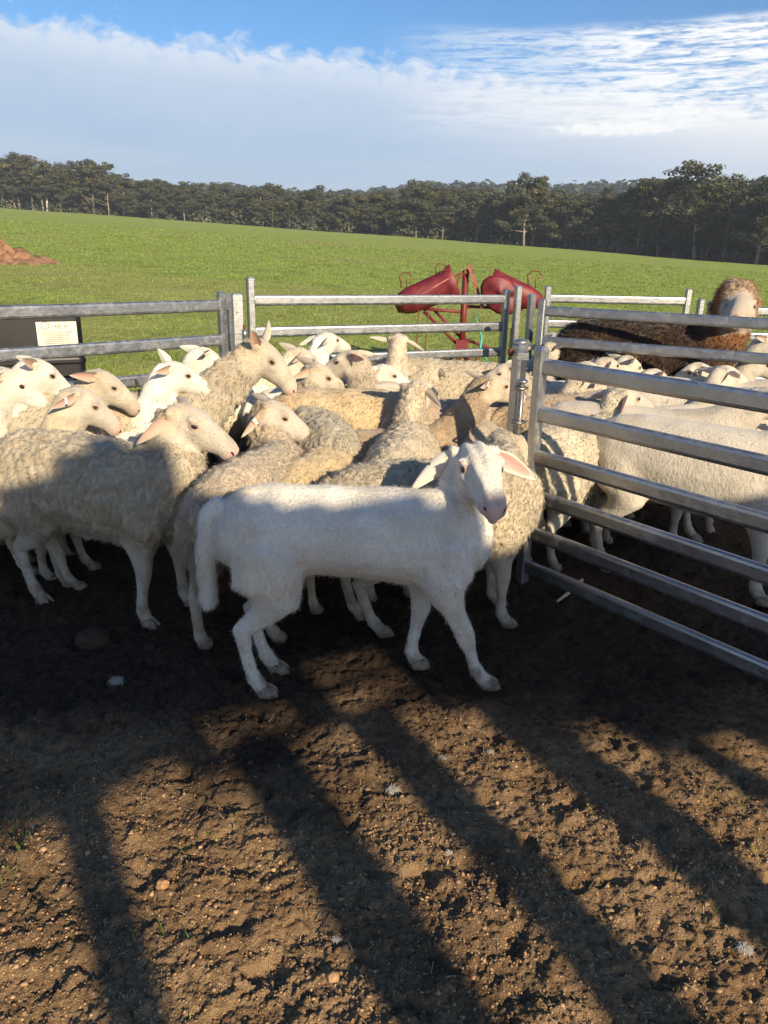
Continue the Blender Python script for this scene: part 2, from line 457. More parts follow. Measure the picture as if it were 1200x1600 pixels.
def dirt_relief(X, Y):
    P = np.stack([X, Y, np.zeros_like(X)], 1)
    h = 0.028*fbm(P*1.6, 3)+0.014*fbm(P*6+9, 3, .6)
    lump = np.abs(pnoise(P*22+3)); h += 0.013*(lump-0.3)
    lump2 = np.abs(pnoise(P*52+31)); h += 0.012*(lump2-0.3)+0.009*(np.abs(pnoise(P*105+13))-.3)*(Y < 3.2)+0.010*sstep(.25, .6, pnoise(P*16+60))
    # hoof pocks
    pk = pnoise(P*11+77); h -= 0.018*sstep(0.35, 0.6, pk)
    return h
def grass_mask(X, Y):
    P = np.stack([X, Y, np.zeros_like(X)], 1)
    lim = 5.35+0.25*fbm(P*.9, 3)+np.clip(X-.9, 0, 6)*.42
    lim = np.where(X > 1.2, np.maximum(lim, 6.15), lim)
    lim2 = np.clip(-X-1.2, 0, 9)*.75
    return sstep(-.18, .25, Y-(lim-lim2)+0.12*fbm(P*6, 2))*(Y > 1)
angs = np.concatenate([np.linspace(-math.pi, -.66, 26)[:-1], np.linspace(-.66, .66, 391), np.linspace(.66, math.pi, 26)[1:-1]])
rad = np.concatenate([np.linspace(.05, .75, 14)[:-1], .75*np.exp(np.arange(0, math.log(3/.75), .0036)), 3*np.exp(np.arange(0, math.log(8/3), .008)), 8*np.exp(np.arange(.02, math.log(3200/8), .03))])
AA, RR = np.meshgrid(angs, rad)
X = (np.sin(AA)*RR).ravel(); Y = (np.cos(AA)*RR).ravel()
G = grass_mask(X, Y)
Z = ground_h(X, Y)+dirt_relief(X, Y)*(1-.55*G)*np.clip(1.4-np.hypot(X, Y)/12, 0, 1)
nr, na = len(rad), len(angs)
idx = np.arange(nr*na).reshape(nr, na)
a_ = idx[:-1]; b_ = idx[1:]
a2 = np.roll(a_, -1, 1); b2 = np.roll(b_, -1, 1)
Fg = np.stack([a_, a2, b2, b_], -1).reshape(-1, 4)
P3 = np.stack([X, Y, 0*X], 1)
dung_shade_m = sstep(-.35, .35, Y-2.05+.16*X*(X > 0)*-1+0.45*fbm(P3*1.5+4, 3))  # manure mask, also darkens the soil along the shaded band
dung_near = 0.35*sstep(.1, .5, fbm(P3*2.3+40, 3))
dung_shade_m = np.clip(np.maximum(dung_shade_m, dung_near), 0, 1)*(Y > 0)
az_deg = np.degrees(np.arctan2(X, Y)); rr_ = np.hypot(X, Y)
dry = np.exp(-((az_deg+3)/9)**2-((rr_-70)/9.0)**2)*sstep(-.1, .4, fbm(P3*.25, 3))
dry += 0.8*np.exp(-((az_deg-9)/4)**2-((rr_-28)/1.0)**2)*sstep(-.1, .3, fbm(P3*1.2, 3))
col = np.stack([G, dung_shade_m, np.clip(dry, 0, 1)], 1)
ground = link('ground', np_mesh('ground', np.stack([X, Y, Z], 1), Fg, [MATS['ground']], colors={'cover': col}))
tag(ground, kind='structure')

# ------------------------------------------------------------------ soil crumbs, stones and straw lying in the yard (uncountable)
def ico():
    p = (1+5**.5)/2
    V = np.array([(-1, p, 0), (1, p, 0), (-1, -p, 0), (1, -p, 0), (0, -1, p), (0, 1, p), (0, -1, -p), (0, 1, -p), (p, 0, -1), (p, 0, 1), (-p, 0, -1), (-p, 0, 1)], float)
    F = np.array([(0, 11, 5), (0, 5, 1), (0, 1, 7), (0, 7, 10), (0, 10, 11), (1, 5, 9), (5, 11, 4), (11, 10, 2), (10, 7, 6), (7, 1, 8), (3, 9, 4), (3, 4, 2), (3, 2, 6), (3, 6, 8), (3, 8, 9), (4, 9, 5), (2, 4, 11), (6, 2, 10), (8, 6, 7), (9, 8, 1)])
    return V/np.linalg.norm(V[0]), F
def surf_z(X_, Y_): return ground_h(X_, Y_)+dirt_relief(X_, Y_)*(1-.55*grass_mask(X_, Y_))
def yard_points(n, ymin=.75, ymax=4.2, power=1.0):
    y = ymin+(ymax-ymin)*rng.random(n)**power
    x = (rng.random(n)*2-1)*(.55+.62*y)
    return x, y
iv, if_ = ico()
ov = np.array([(1, 0, 0), (-1, 0, 0), (0, 1, 0), (0, -1, 0), (0, 0, 1), (0, 0, -1)], float)
of = np.array([(0, 2, 4), (2, 1, 4), (1, 3, 4), (3, 0, 4), (2, 0, 5), (1, 2, 5), (3, 1, 5), (0, 3, 5)])
def crumbs_mesh(N, bv, bf, smin, smax, pw, ypow, name, ymax=4.2):
    x, y = yard_points(N, ymax=ymax, power=ypow)
    cl = sstep(-.3, .5, fbm(np.stack([x, y, 0*x], 1)*2.2+50, 2)); keep = rng.random(N) < .3+.7*cl; x, y = x[keep], y[keep]; N = len(x)
    s_ = np.clip(smin*(1-rng.random(N))**pw, 0, smax); nv = len(bv)
    th = rng.random(N)*6.28; V = bv[None]*(0.5+.9*rng.random((N, nv, 1)))*s_[:, None, None]*np.stack([.8+.6*rng.random(N), .8+.6*rng.random(N), .55+.5*rng.random(N)], 1)[:, None, :]
    c_, s2 = np.cos(th)[:, None], np.sin(th)[:, None]
    V = np.stack([V[..., 0]*c_-V[..., 1]*s2, V[..., 0]*s2+V[..., 1]*c_, V[..., 2]], -1)
    V[..., 0] += x[:, None]; V[..., 1] += y[:, None]; V[..., 2] += (surf_z(x, y)-s_*.05)[:, None]
    Fc = (bf[None]+(np.arange(N)*nv)[:, None, None]).reshape(-1, 3)
    dm = sstep(-.35, .35, y-2.05+.45*fbm(np.stack([x, y, 0*x], 1)*1.5+4, 3))  # crumbs follow the ground's manure and painted-shade band
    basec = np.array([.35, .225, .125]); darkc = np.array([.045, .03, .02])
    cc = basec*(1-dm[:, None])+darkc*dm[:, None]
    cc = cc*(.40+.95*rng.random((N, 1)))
    redm = rng.random(N) < .012; cc[redm] = cc[redm]*np.array([1.3, .95, .75])
    pale = rng.random(N) < .02; cc[pale] = cc[pale]*1.3
    o = link(name, np_mesh(name, V.reshape(-1, 3), Fc, [MATS['clod']], smooth=True, colors={'tint': np.repeat(cc, nv, 0)}))
    return o
cr1 = crumbs_mesh(13000, iv, if_, .0030, .0070, -.34, 1.3, 'soil_crumbs')
tag(cr1, kind='stuff', label='loose soil crumbs and small stones strewn over the yard floor', cat='soil')
cr2 = crumbs_mesh(80000, ov, of, .0016, .0036, -.5, 1.25, 'soil_grains', 3.2)
tag(cr2, kind='stuff', label='fine soil grains between the crumbs on the yard floor', cat='soil')
# straw and chaff
N = 4200
x, y = yard_points(N, ymax=3.6, power=1.2)
th = rng.random(N)*math.pi; ln = .003+.014*rng.random(N)**3; wd = .0006+.0008*rng.random(N)
dx, dy = np.cos(th), np.sin(th); z = surf_z(x, y)+.003+.004*rng.random(N)
tilt = (rng.random(N)-.3)*.5
P0 = np.stack([x, y, z], 1); D = np.stack([dx*ln, dy*ln, tilt*ln], 1); W = np.stack([-dy*wd, dx*wd, 0*wd], 1)
V = np.stack([P0-D-W, P0-D+W, P0+D+W*.5, P0+D-W*.5], 1).reshape(-1, 3)
cc = np.array([.44, .34, .21])*(.3+.9*rng.random((N, 1)))*(1-.6*sstep(1.9, 2.4, y))[:, None]  # chaff tint darkens across the same band as the soil
straw = link('straw_chaff', np_mesh('straw_chaff', V, np.arange(N*4).reshape(-1, 4), [MATS['clod']], smooth=False, colors={'tint': np.repeat(cc, 4, 0)}))
tag(straw, kind='stuff', label='bits of dry straw and chaff scattered on the dirt', cat='straw')

# pasture grass: short blades where they can be seen, denser near the panels
def blades(n, rmin, rmax, h0, seed):
    g = np.random.default_rng(seed)
    r_ = rmin*(rmax/rmin)**g.random(n); a_ = (g.random(n)*2-1)*.66
    x, y = np.sin(a_)*r_, np.cos(a_)*r_
    P = np.stack([x, y, 0*x], 1)
    k = (grass_mask(x, y) > .35) & (g.random(n) < .35+.65*sstep(-.4, .5, fbm(P*1.1, 3)))
    x, y, r_ = x[k], y[k], r_[k]; n = len(x)
    h = h0*(.5+g.random(n))*(1+r_*.035); wd = .0032*(r_/5.0)**.9
    th = g.random(n)*2*math.pi; lean = .55*g.random(n)
    z = ground_h(x, y)-.004
    b0 = np.stack([x, y, z], 1); W = np.stack([np.cos(th)*wd, np.sin(th)*wd, 0*wd], 1)
    T = np.stack([-np.sin(th)*lean*h, np.cos(th)*lean*h, h], 1)
    V = np.stack([b0-W, b0+W, b0+T], 1).reshape(-1, 3)
    c = np.array([.21, .30, .058])*(.45+.8*g.random((n, 1)))*(.75+.45*sstep(-.5, .5, fbm(np.stack([x, y, 0*x], 1)*.8+9, 3)))[:, None]
    yl = g.random(n) < .09; c[yl] = np.array([.36, .34, .15])*(.7+.5*g.random((yl.sum(), 1)))
    return V, np.repeat(c, 3, 0)
Vs, Cs = zip(*[blades(210000, 4.8, 75, .024, 11), blades(60000, 4.8, 10, .022, 12)])
V = np.concatenate(Vs); Cc = np.concatenate(Cs)
gr = link('pasture_grass', np_mesh('pasture_grass', V, np.arange(len(V)).reshape(-1, 3), [MATS['blade']], smooth=False, colors={'tint': Cc}))
tag(gr, kind='stuff', label='short green pasture grass growing outside the yards', cat='grass')

# sprigs of grass poking out of the dirt near the camera
V = []; Cc = []
g = np.random.default_rng(5)
spr = [(-1.0, 1.62, 22), (-.93, 1.5, 20), (-.47, 1.62, 7), (-.34, 1.66, 5), (1.13, 2.05, 12), (1.02, 1.78, 10), (.92, 1.55, 10), (.83, 1.42, 8), (-.9, 1.9, 6), (.2, 1.95, 5), (.66, 1.2, 7), (1.0, 1.35, 8), (-.5, 1.28, 6), (.42, 1.5, 5), (1.3, 1.9, 8), (-.42, 1.1, 5), (.1, 1.25, 4)]
for (sx_, sy_, k) in spr:
    for i in range(k):
        x0, y0 = sx_+g.normal()*.045, sy_+g.normal()*.035
        z0 = float(surf_z(np.array([x0]), np.array([y0]))[0])-.003
        h = .014+.03*g.random(); th = g.random()*6.28; wd = .0014
        d = Vector((math.cos(th), math.sin(th), 0)); s__ = Vector((-d.y, d.x, 0))*wd
        p0 = Vector((x0, y0, z0)); p1 = p0+d*h*.3+Vector((0, 0, h*.65)); p2 = p0+d*h*.9+Vector((0, 0, h*.85))
        V += [p0-s__, p0+s__, p1+s__*.8, p1-s__*.8, p2, p2]
        c = np.array([.12, .22, .03]) if g.random() < .55 else np.array([.30, .27, .12])
        Cc += [c*(.7+.5*g.random())]*6
n = len(V)//6
F = [f for i in range(n) for f in ((6*i, 6*i+1, 6*i+2, 6*i+3), (6*i+3, 6*i+2, 6*i+4))]
gs = link('grass_sprigs', np_mesh('grass_sprigs', np.array([tuple(v) for v in V]), F, [MATS['blade']], smooth=False, colors={'tint': np.array(Cc)}))
tag(gs, kind='stuff', label='thin sprigs of grass pushing up through the trampled dirt', cat='grass')

# ------------------------------------------------------------------ trees
def tree_variant(seed, H, spread, density, crown_from, open_top=0.0):
    g = random.Random(seed); gn = np.random.default_rng(seed)
    geo = Geo()
    lean = (g.uniform(-.05, .05), g.uniform(-.05, .05))
    pts = []; n = 7
    top = H*g.uniform(.72, .85)
    for i in range(n):
        f = i/(n-1)
        pts.append((lean[0]*f*H+g.uniform(-.2, .2)*f, lean[1]*f*H+g.uniform(-.2, .2)*f, f*top))
    r0 = H*.018
    geo.tube(pts, [r0*(1-.75*i/(n-1)) for i in range(n)], 6)
    clumps = []
    nl = int(14+spread*4)
    for k in range(nl):
        f = g.uniform(crown_from*.8, .98); base = Vector(pts[min(n-1, int(f*(n-1)))])
        base.z = f*top
        a = k*2.4+g.uniform(-.4, .4); ln = spread*H*.26*g.uniform(.5, 1.15)*(1.1-.5*f)
        up = ln*g.uniform(.35, 1.0)
        e = base+Vector((math.cos(a)*ln, math.sin(a)*ln, up)); mid = base.lerp(e, .5)+Vector((0, 0, -.1*ln))
        geo.tube([base, mid, e], [r0*.42, r0*.26, r0*.10], 5)
        clumps.append((e, H*g.uniform(.05, .08)))
        for q in range(5):
            e2 = e+Vector((g.uniform(-1, 1), g.uniform(-1, 1), g.uniform(-.5, .8)))*H*.105
            clumps.append((e2, H*g.uniform(.032, .060)))
        if g.random() < .6: clumps.append((mid+Vector((g.uniform(-1, 1), g.uniform(-1, 1), .6))*H*.05, H*g.uniform(.04, .07)))
    clumps.append((Vector(pts[-1])+Vector((0, 0, H*.07)), H*.09))
    clumps.append((Vector(pts[-1])+Vector((H*.05, 0, H*.14)), H*.06))
    Vl = []; Cl = []
    for c, r_ in clumps:
        c = np.array(c); m_ = int(density*150*(r_/(H*.07))**2)
        d = gn.normal(size=(m_, 3)); d /= np.linalg.norm(d, axis=1)[:, None]
        d[:, 2] = d[:, 2]*.9+.08
        rr = r_*(.55+.5*gn.random((m_, 1)))
        p = c+d*rr*np.array([1.15, 1.15, .8])
        p = p+gn.normal(size=p.shape)*r_*.10
        n_ = d+gn.normal(size=(m_, 3))*.5; n_ /= np.linalg.norm(n_, axis=1)[:, None]
        u_ = np.cross(n_, gn.normal(size=(m_, 3))); u_ /= np.linalg.norm(u_, axis=1)[:, None]+1e-9
        v_ = np.cross(n_, u_); sz = H*.0115*(.6+.9*gn.random((m_, 1)))
        Vl.append(np.stack([p-u_*sz, p+v_*sz*.7, p+u_*sz, p-v_*sz*.7], 1).reshape(-1, 3))
        shade = (.55+.7*gn.random((m_, 1)))*g.uniform(.75, 1.2)
        cl_ = np.array([.085, .092, .050])*shade
        if g.random() < .12: cl_ = np.array([.13, .115, .045])*shade
        Cl.append(np.repeat(cl_, 4, 0))
    Vl = np.concatenate(Vl); Cl = np.concatenate(Cl)
    trunk_me = np_mesh('trunk', np.array([tuple(v) for v in geo.V]), geo.F, [MATS['bark']])
    crown_me = np_mesh('crown', Vl, np.arange(len(Vl)).reshape(-1, 4), [MATS['leaf']], smooth=False, colors={'tint': Cl})
    return trunk_me, crown_me, H
tall = [tree_variant(20+k, 18, 1.0, 1.3, .25) for k in range(3)]
opn = [tree_variant(40+k, 18, 1.15, .7, .45) for k in range(3)]
dense = [tree_variant(60+k, 13, 1.15, 1.3, .12) for k in range(4)]
SECT = [(60, 'left of the open gum with pale limbs'), (150, 'around the round-knobbed bushy gum at the left'), (240, 'just right of the round-knobbed bushy gum'), (330, 'near the slim bare-trunked gum'), (430, 'above the left end of the middle panel'), (530, 'above the middle panel'), (620, 'left of the tall gum behind the red cradle'),
        (720, 'right of the tall gum behind the red cradle'), (800, 'left of the broad twiggy gum'), (890, 'right of the broad twiggy gum'), (980, 'left of the right-hand group'), (1070, 'below the tallest open gum at the right'), (1160, 'right of the tallest open gum'), (9999, 'at the right edge above the alpaca')]
ROWN = ('front-row', 'second-row', 'rear-row')
def put_tree(px_, dist_off, topy, var, label, group, horiz=None, row=None):
    if row is not None:
        where = next(s_ for lim, s_ in SECT if px_ < lim)
        label = 'dark %s gum in the tree line, %s' % (ROWN[row], where)
        group = '%s gums %s' % (ROWN[row], where)
    a_ = math.atan((px_-600)/1227.0)
    D = float(crest(a_))+dist_off
    x_, y_ = math.sin(a_)*D, math.cos(a_)*D
    z_ = gh(x_, y_)
    hy = 387.4+(px_+61)*.0218
    want = EYE+math.tan(math.radians(math.degrees(math.atan((800-topy)/1160.0))-math.degrees(math.atan((800-hy)/1160.0))))*D
    H_ = max(5, want-z_)
    o = empty('gum_tree', (x_, y_, z_-.3), rng.random()*6.28)
    s__ = H_/var[2]*.97
    wsc = s__*(1.15+.45*rng.random())
    o.scale = (wsc, wsc, s__)
    link('trunk', var[0], o); link('crown', var[1], o)
    tag(o, label, 'tree', group)
    return o
G1 = 'gum trees along the far edge of the paddock'
common = 'dark gum tree in the continuous line of trees beyond the green paddock'
named = [
 (30, 4, 246, tall[0], 'tall gum at the far left end of the tree line, first above the mound'),
 (66, 2, 243, opn[0], 'tall open gum with pale forked limbs, left of the bushy one'),
 (100, 6, 252, opn[1], 'thin-crowned gum next to the pale forked one at the left'),
 (143, 0, 252, tall[1], 'big bushy gum with a round knob of leaves on top, left'),
 (283, 0, 292, opn[2], 'slim gum with a bare visible trunk against the lower trees, left of centre'),
 (640, 0, 264, tall[2], 'tall gum standing above the line behind the red cradle'),
 (686, 3, 285, opn[1], 'thin gum right beside the tall one behind the red cradle'),
 (808, -4, 264, tall[0], 'broad tall gum with twigs sticking out of its top, right of centre'),
 (846, 4, 288, opn[0], 'sparse gum to the right of the broad twiggy one'),
 (930, 4, 292, dense[1], 'rounded lower gum between the twiggy one and the right-hand group'),
 (985, 0, 277, tall[1], 'dense gum at the left of the tallest right-hand group'),
 (1075, -3, 252, opn[2], 'tallest open-crowned gum at the right, sky showing through'),
 (1122, 0, 262, opn[0], 'open spreading gum right of the tallest one'),
 (1172, -4, 270, tall[2], 'dense dark gum near the right edge of the picture'),
 (1215, -8, 262, tall[0], 'dark gum cut by the right edge of the picture'),
]
for px_, off, ty, var, lb in named: put_tree(px_, off, ty, var, lb, G1)
prof_x = [-120, 0, 120, 200, 300, 420, 560, 640, 700, 760, 820, 900, 960, 1050, 1130, 1200, 1320]
prof_y = [262, 258, 266, 284, 288, 290, 297, 286, 294, 298, 288, 298, 292, 290, 290, 284, 282]
for row, (off, dy, step) in enumerate(((3, 8, 23), (13, 4, 20), (27, -1, 19))):
    px_ = -110.0
    while px_ < 1330:
        ty = float(np.interp(px_, prof_x, prof_y))+dy+random.uniform(-9, 18)
        put_tree(px_+random.uniform(-7, 7), off+random.uniform(-3, 3), ty, random.choice(dense+dense+opn+tall), common, G1, row=row)
        px_ += step*random.uniform(.75, 1.3)
# undergrowth closing the gaps between the trunks
g = np.random.default_rng(19)
N = 620
aa = (g.random(N)*2-1)*.62; Dd = crest(aa)+1+g.random(N)**1.4*40
x, y = np.sin(aa)*Dd, np.cos(aa)*Dd; z = ground_h(x, y); hh = 2.0+4.0*g.random(N); per = 90
d = g.normal(size=(N, per, 3)); d /= np.linalg.norm(d, axis=2)[..., None]; d[..., 2] = np.abs(d[..., 2])*.9+.05
p = np.stack([x, y, z], 1)[:, None]+d*hh[:, None, None]*(.45+.6*g.random((N, per, 1)))*np.array([.8, .8, 1.0])
u_ = np.cross(d, g.normal(size=d.shape)); u_ /= np.linalg.norm(u_, axis=2)[..., None]; v_ = np.cross(d, u_); sz = .22+.22*g.random((N, per, 1))
V = np.stack([p-u_*sz, p+v_*sz, p+u_*sz, p-v_*sz], 2).reshape(-1, 3)
c = np.repeat(np.array([.066, .074, .040])*(.6+.8*g.random((N, 1))), per, 0)*(.7+.6*g.random((N*per, 1)))
ug = link('undergrowth', np_mesh('undergrowth', V, np.arange(len(V)).reshape(-1, 4), [MATS['leaf']], smooth=False, colors={'tint': np.repeat(c, 4, 0)}))
tag(ug, kind='stuff', label='dark scrub growing between the trunks along the paddock edge', cat='undergrowth')
# bleached dead limb in front of the left trees
a_ = math.atan((72-600)/1227.0); D = 258
dt = empty('dead_tree', (math.sin(a_)*D, math.cos(a_)*D, gh(math.sin(a_)*D, math.cos(a_)*D)))
gd = Geo(); gd.tube([(0, 0, 0), (.4, 0, 5), (-.2, 0, 9), (-1.6, 0, 12.2)], [.35, .28, .2, .08], 6); gd.tube([(.2, 0, 7.5), (1.6, 0, 10), (2.0, 0, 12)], [.18, .12, .05], 5)
gd.build('trunk', MATS['palebark'], dt, True)
gd = Geo(); gd.tube([(-.2, 0, 9), (-2.6, 0, 10.2), (-4.4, 0, 12.3)], [.16, .12, .04], 5); gd.build('limb', MATS['palebark'], dt, True)
tag(dt, 'bleached dead gum with bare white forked limbs at the left of the tree line', 'dead tree')
# far wooded ridge
g = np.random.default_rng(9)
N = 2600
aa = (g.random(N)*2-1)*.72; Dd = crest(aa)+70+g.random(N)**.8*430
x, y = np.sin(aa)*Dd, np.cos(aa)*Dd; z = ground_h(x, y)
per = 22; hh = 9+6*g.random(N)
d = g.normal(size=(N, per, 3)); d /= np.linalg.norm(d, axis=2)[..., None]; d[..., 2] = np.abs(d[..., 2])
p = np.stack([x, y, z+hh*.45], 1)[:, None]+d*(hh*np.array([[.5], [.5], [.55]])).T[:, None, :]*(.75+.4*g.random((N, per, 1)))
u_ = np.cross(d, g.normal(size=d.shape)); u_ /= np.linalg.norm(u_, axis=2)[..., None]; v_ = np.cross(d, u_); sz = 1.5+1.3*g.random((N, per, 1))
V = np.stack([p-u_*sz, p+v_*sz, p+u_*sz, p-v_*sz], 2).reshape(-1, 3)
c = np.repeat(np.array([.05, .062, .03])*(.6+.8*g.random((N, 1)))[:, :], per, 0)*(.7+.6*g.random((N*per, 1)))
fw = link('ridge_forest', np_mesh('ridge_forest', V, np.arange(len(V)).reshape(-1, 4), [MATS['leaf']], smooth=False, colors={'tint': np.repeat(c, 4, 0)}))
tag(fw, kind='stuff', label='distant bush covering the low ridge behind the gum trees', cat='forest')
# ------------------------------------------------------------------ thin afternoon haze
hz = Geo(); hz.box((60, 330, 34), (1500, 1500, 84))
hzo = np_mesh('haze', np.array([tuple(v) for v in hz.V]), hz.F, None, smooth=False)
mh = bpy.data.materials.new('haze'); mh.use_nodes = True; mh.node_tree.nodes.clear(); t = NT(mh.node_tree)
pv = t.N('ShaderNodeVolumePrincipled'); pv.inputs['Density'].default_value = 0.00055; pv.inputs['Color'].default_value = (0.80, 0.88, 1.0, 1); pv.inputs['Anisotropy'].default_value = 0.2
mo = t.N('ShaderNodeOutputMaterial'); t.L(pv.outputs[0], mo.inputs['Volume'])
hzo.materials.append(mh); ho = link('haze', hzo); tag(ho, kind='stuff', label='thin pale haze over the far paddock and trees', cat='haze')
# ------------------------------------------------------------------ steel yard panels
def oval(hh=.036, hw=.017, n=5):
    """flat-sided cattle rail profile, long axis vertical"""
    P = []
    for k in range(n+1):
        a = math.pi*k/n; P.append((hw*math.cos(a), hh-hw+hw*math.sin(a)))
    for k in range(n+1):
        a = math.pi+math.pi*k/n; P.append((hw*math.cos(a), -(hh-hw)+hw*math.sin(a)))
    return P
RAILS = (.11, .285, .465, .65, .85, 1.06)
def post_geo(x, y, z0, z1, ang_, wx=.05, wy=.05, cap=True):
    rot = Matrix.Rotation(ang_, 3, 'Z')
    g = Geo(); b = .007
    pr = [(-wx/2+b, -wy/2), (wx/2-b, -wy/2), (wx/2, -wy/2+b), (wx/2, wy/2-b), (wx/2-b, wy/2), (-wx/2+b, wy/2), (-wx/2, wy/2-b), (-wx/2, -wy/2+b)]
    V = []
    lev = [(z0, 1), (z1-.012, 1)]+([(z1-.012, 1.06), (z1-.002, 1.06), (z1+.010, .8), (z1+.014, .5)] if cap else [(z1, 1)])
    for z, s in lev:
        V += [rot @ Vector((a*s, c*s, 0))+Vector((x, y, z)) for a, c in pr]
    n = 8; F = []
    for i in range(len(lev)-1):
        F += [(i*n+k, i*n+(k+1) % n, (i+1)*n+(k+1) % n, (i+1)*n+k) for k in range(n)]
    F += [tuple(range(n))[::-1], tuple(range((len(lev)-1)*n, len(lev)*n))]
    return g.add(V, F)
def panel(A, B, zb, label, rails=RAILS, posts=(0, 1), post_h=1.125, mids=(), zfoot=None, group='galvanised yard panels', cat='yard panel', name='yard_fence'):
    ax, ay = A; bx, by = B
    L_ = math.hypot(bx-ax, by-ay); ang_ = math.atan2(by-ay, bx-ax)
    o = empty(name, (ax, ay, zb), ang_)
    for k in posts:
        post_geo(0 if k == 0 else L_, 0, (zfoot or -.06), post_h if not isinstance(post_h, tuple) else post_h[k], 0).build('post', MATS['galv'], o)
    for m_ in mids:
        post_geo(m_, 0.0, -.02, rails[-1]-.03, 0, .03, .03, False).build('brace', MATS['galv'], o)
    me = None
    for h in rails:
        if me is None:
            r_ = Geo().profile((.023, 0, 0), (L_-.023, 0, 0), oval()).build('rail', MATS['galv'], o, False)
            me = r_.data
        else:
            r_ = link('rail', me, o)
        r_.location.z = h
        for f_, x_ in ((0, .03), (1, L_-.03)):
            pass
    # weld collars joined into each post end
    wg = Geo()
    for h in rails:
        for x_ in (.026, L_-.026):
            wg.ell((x_, 0, h), (.006, .020, .039), n=8, m=6)
    wg.build('weld_bead', MATS['galv'], o, True)
    tag(o, label, cat, group)
    return o
gd_ = (math.sin(R(142.8)), math.cos(R(142.8)))
gA = (.678, 3.315)
gate = panel(gA, (gA[0]+gd_[0]*2.5, gA[1]+gd_[1]*2.5), 0, 'near galvanised gate running from the latch post towards the lower right, six heavy rails', name='yard_gate', cat='gate', group=None, zfoot=-.02, post_h=1.13)
pL = panel((-3.30, 2.46), (-1.04, 4.79), .135, 'left-hand galvanised panel in front of the black tank', posts=(0, 1), post_h=1.13, group='galvanised yard panels')
pM = panel((-.93, 5.20), (.93, 6.12), .145, 'middle galvanised panel in front of the red cradle', post_h=(1.20, 1.12))
pR = panel((1.10, 5.50), (3.9, 3.71), .10, 'right-hand galvanised panel crossing in front of the alpaca', post_h=1.13)
pF = panel((1.36, 6.62), (2.56, 6.62), .135, 'far galvanised panel behind the alpaca', post_h=1.15)
pF2 = panel((2.76, 6.60), (5.2, 6.95), .06, 'far galvanised panel at the right edge, behind the alpaca\'s head', post_h=1.13)
# joining posts
def lone_post(x, y, z0, z1, ang_, label, extra=None, wx=.05, wy=.05, bolts=0):
    o = empty('fence_post', (x, y, 0), ang_)
    post_geo(0, 0, z0, z1, 0, wx, wy).build('shaft', MATS['galv'], o)
    for k in range(bolts):
        Geo().ell((wx*.12*(1 if k % 2 else -1), -wy/2-.001, z1-.10-.13*k), (.007, .006, .007), n=6, m=4).build('bolt', MATS['galv'], o, True)
    if extra: extra(o)
    tag(o, label, 'post')
    return o
def hinge(o):
    for z in (1.00, .92):
        Geo().tube([(.034, -.03, z), (.034, -.03, z+.055)], .016, 8).build('hinge_barrel', MATS['galv'], o, True)
    Geo().tube([(.034, -.03, .90), (.034, -.03, 1.085)], .010, 8).build('hinge_pin', MATS['rust'], o, True)
lone_post(-.935, 4.76, .05, 1.26, R(18), 'bolted post with a rusty hinge pin between the left and middle panels', hinge, .07, .05, 5)
lone_post(-1.04, 5.05, .08, 1.235, R(0), 'short round-capped post just behind the bolted hinge post')
def chain(o):
    for k in range(11):
        a_ = .0 if k % 2 else math.pi/2
        rot = Matrix.Rotation(a_, 3, 'Z')
        pts = [rot @ Vector((.010*math.cos(q), 0, .017*math.sin(q)))+Vector((-.045, -.02, .98-k*.026)) for q in np.linspace(0, 2*math.pi, 9)]
        Geo().tube(pts, .0035, 5).build('chain_link', MATS['chain'], o, True)
lone_post(1.005, 6.02, .08, 1.30, R(20), 'post with a hanging chain at the right end of the middle panel', chain)
lone_post(1.075, 5.80, .08, 1.25, R(30), 'post next to the chained post, in front of the far panel')
lone_post(2.66, 6.58, .08, 1.21, R(10), 'middle one of the three short posts left of the alpaca\'s head')

# hinge post of the gate with cap, cross plate and drop-pin latch
def latch(o):
    Geo().box((.055, -.045, 1.105), (.165, .045, .030), Matrix.Rotation(R(-38), 3, 'Z')).build('top_plate', MATS['galv'], o)
    Geo().ell((.0, .0, 1.150), (.036, .036, .016), n=12, m=7).build('cap', MATS['galv'], o, True)
    Geo().ell((-.03, -.02, 1.105), (.022, .022, .022), n=10, m=6).build('pivot_pin', MATS['rust'], o, True)
    for z in (.955, .80):
        pts = [(.02, -.03, z), (.055, -.065, z), (.085, -.05, z), (.075, -.01, z), (.03, .0, z)]
        Geo().tube(pts, .006, 6).build('bracket', MATS['chain'], o, True)
    Geo().ell((.06, -.03, .985), (.026, .026, .012), n=10, m=6).build('pin_head', MATS['galv'], o, True)
    Geo().tube([(.06, -.03, .60), (.06, -.03, .985)], .011, 8).build('drop_pin', MATS['chain'], o, True)
    Geo().tube([(-.01, -.03, .30), (.03, -.07, .27), (.075, -.06, .26), (.10, -.02, .28)], .006, 6).build('lower_hook', MATS['chain'], o, True)
lone_post(.600, 3.42, -.02, 1.135, R(-55), 'gate hinge post with shiny cap and drop-pin latch', latch, .055, .055)
o = empty('galvanised_block', (.55, 3.52, 0), R(-55))
post_geo(0, 0, .0, .42, 0, .07, .05, False).build('stub', MATS['galv'], o)
Geo().profile((-.0, 0, .06), (-.5, 0.25, .06), oval()).build('ground_bar', MATS['galv'], o)
tag(o, 'short galvanised stub with a ground bar at the foot of the gate hinge post', 'stub post')

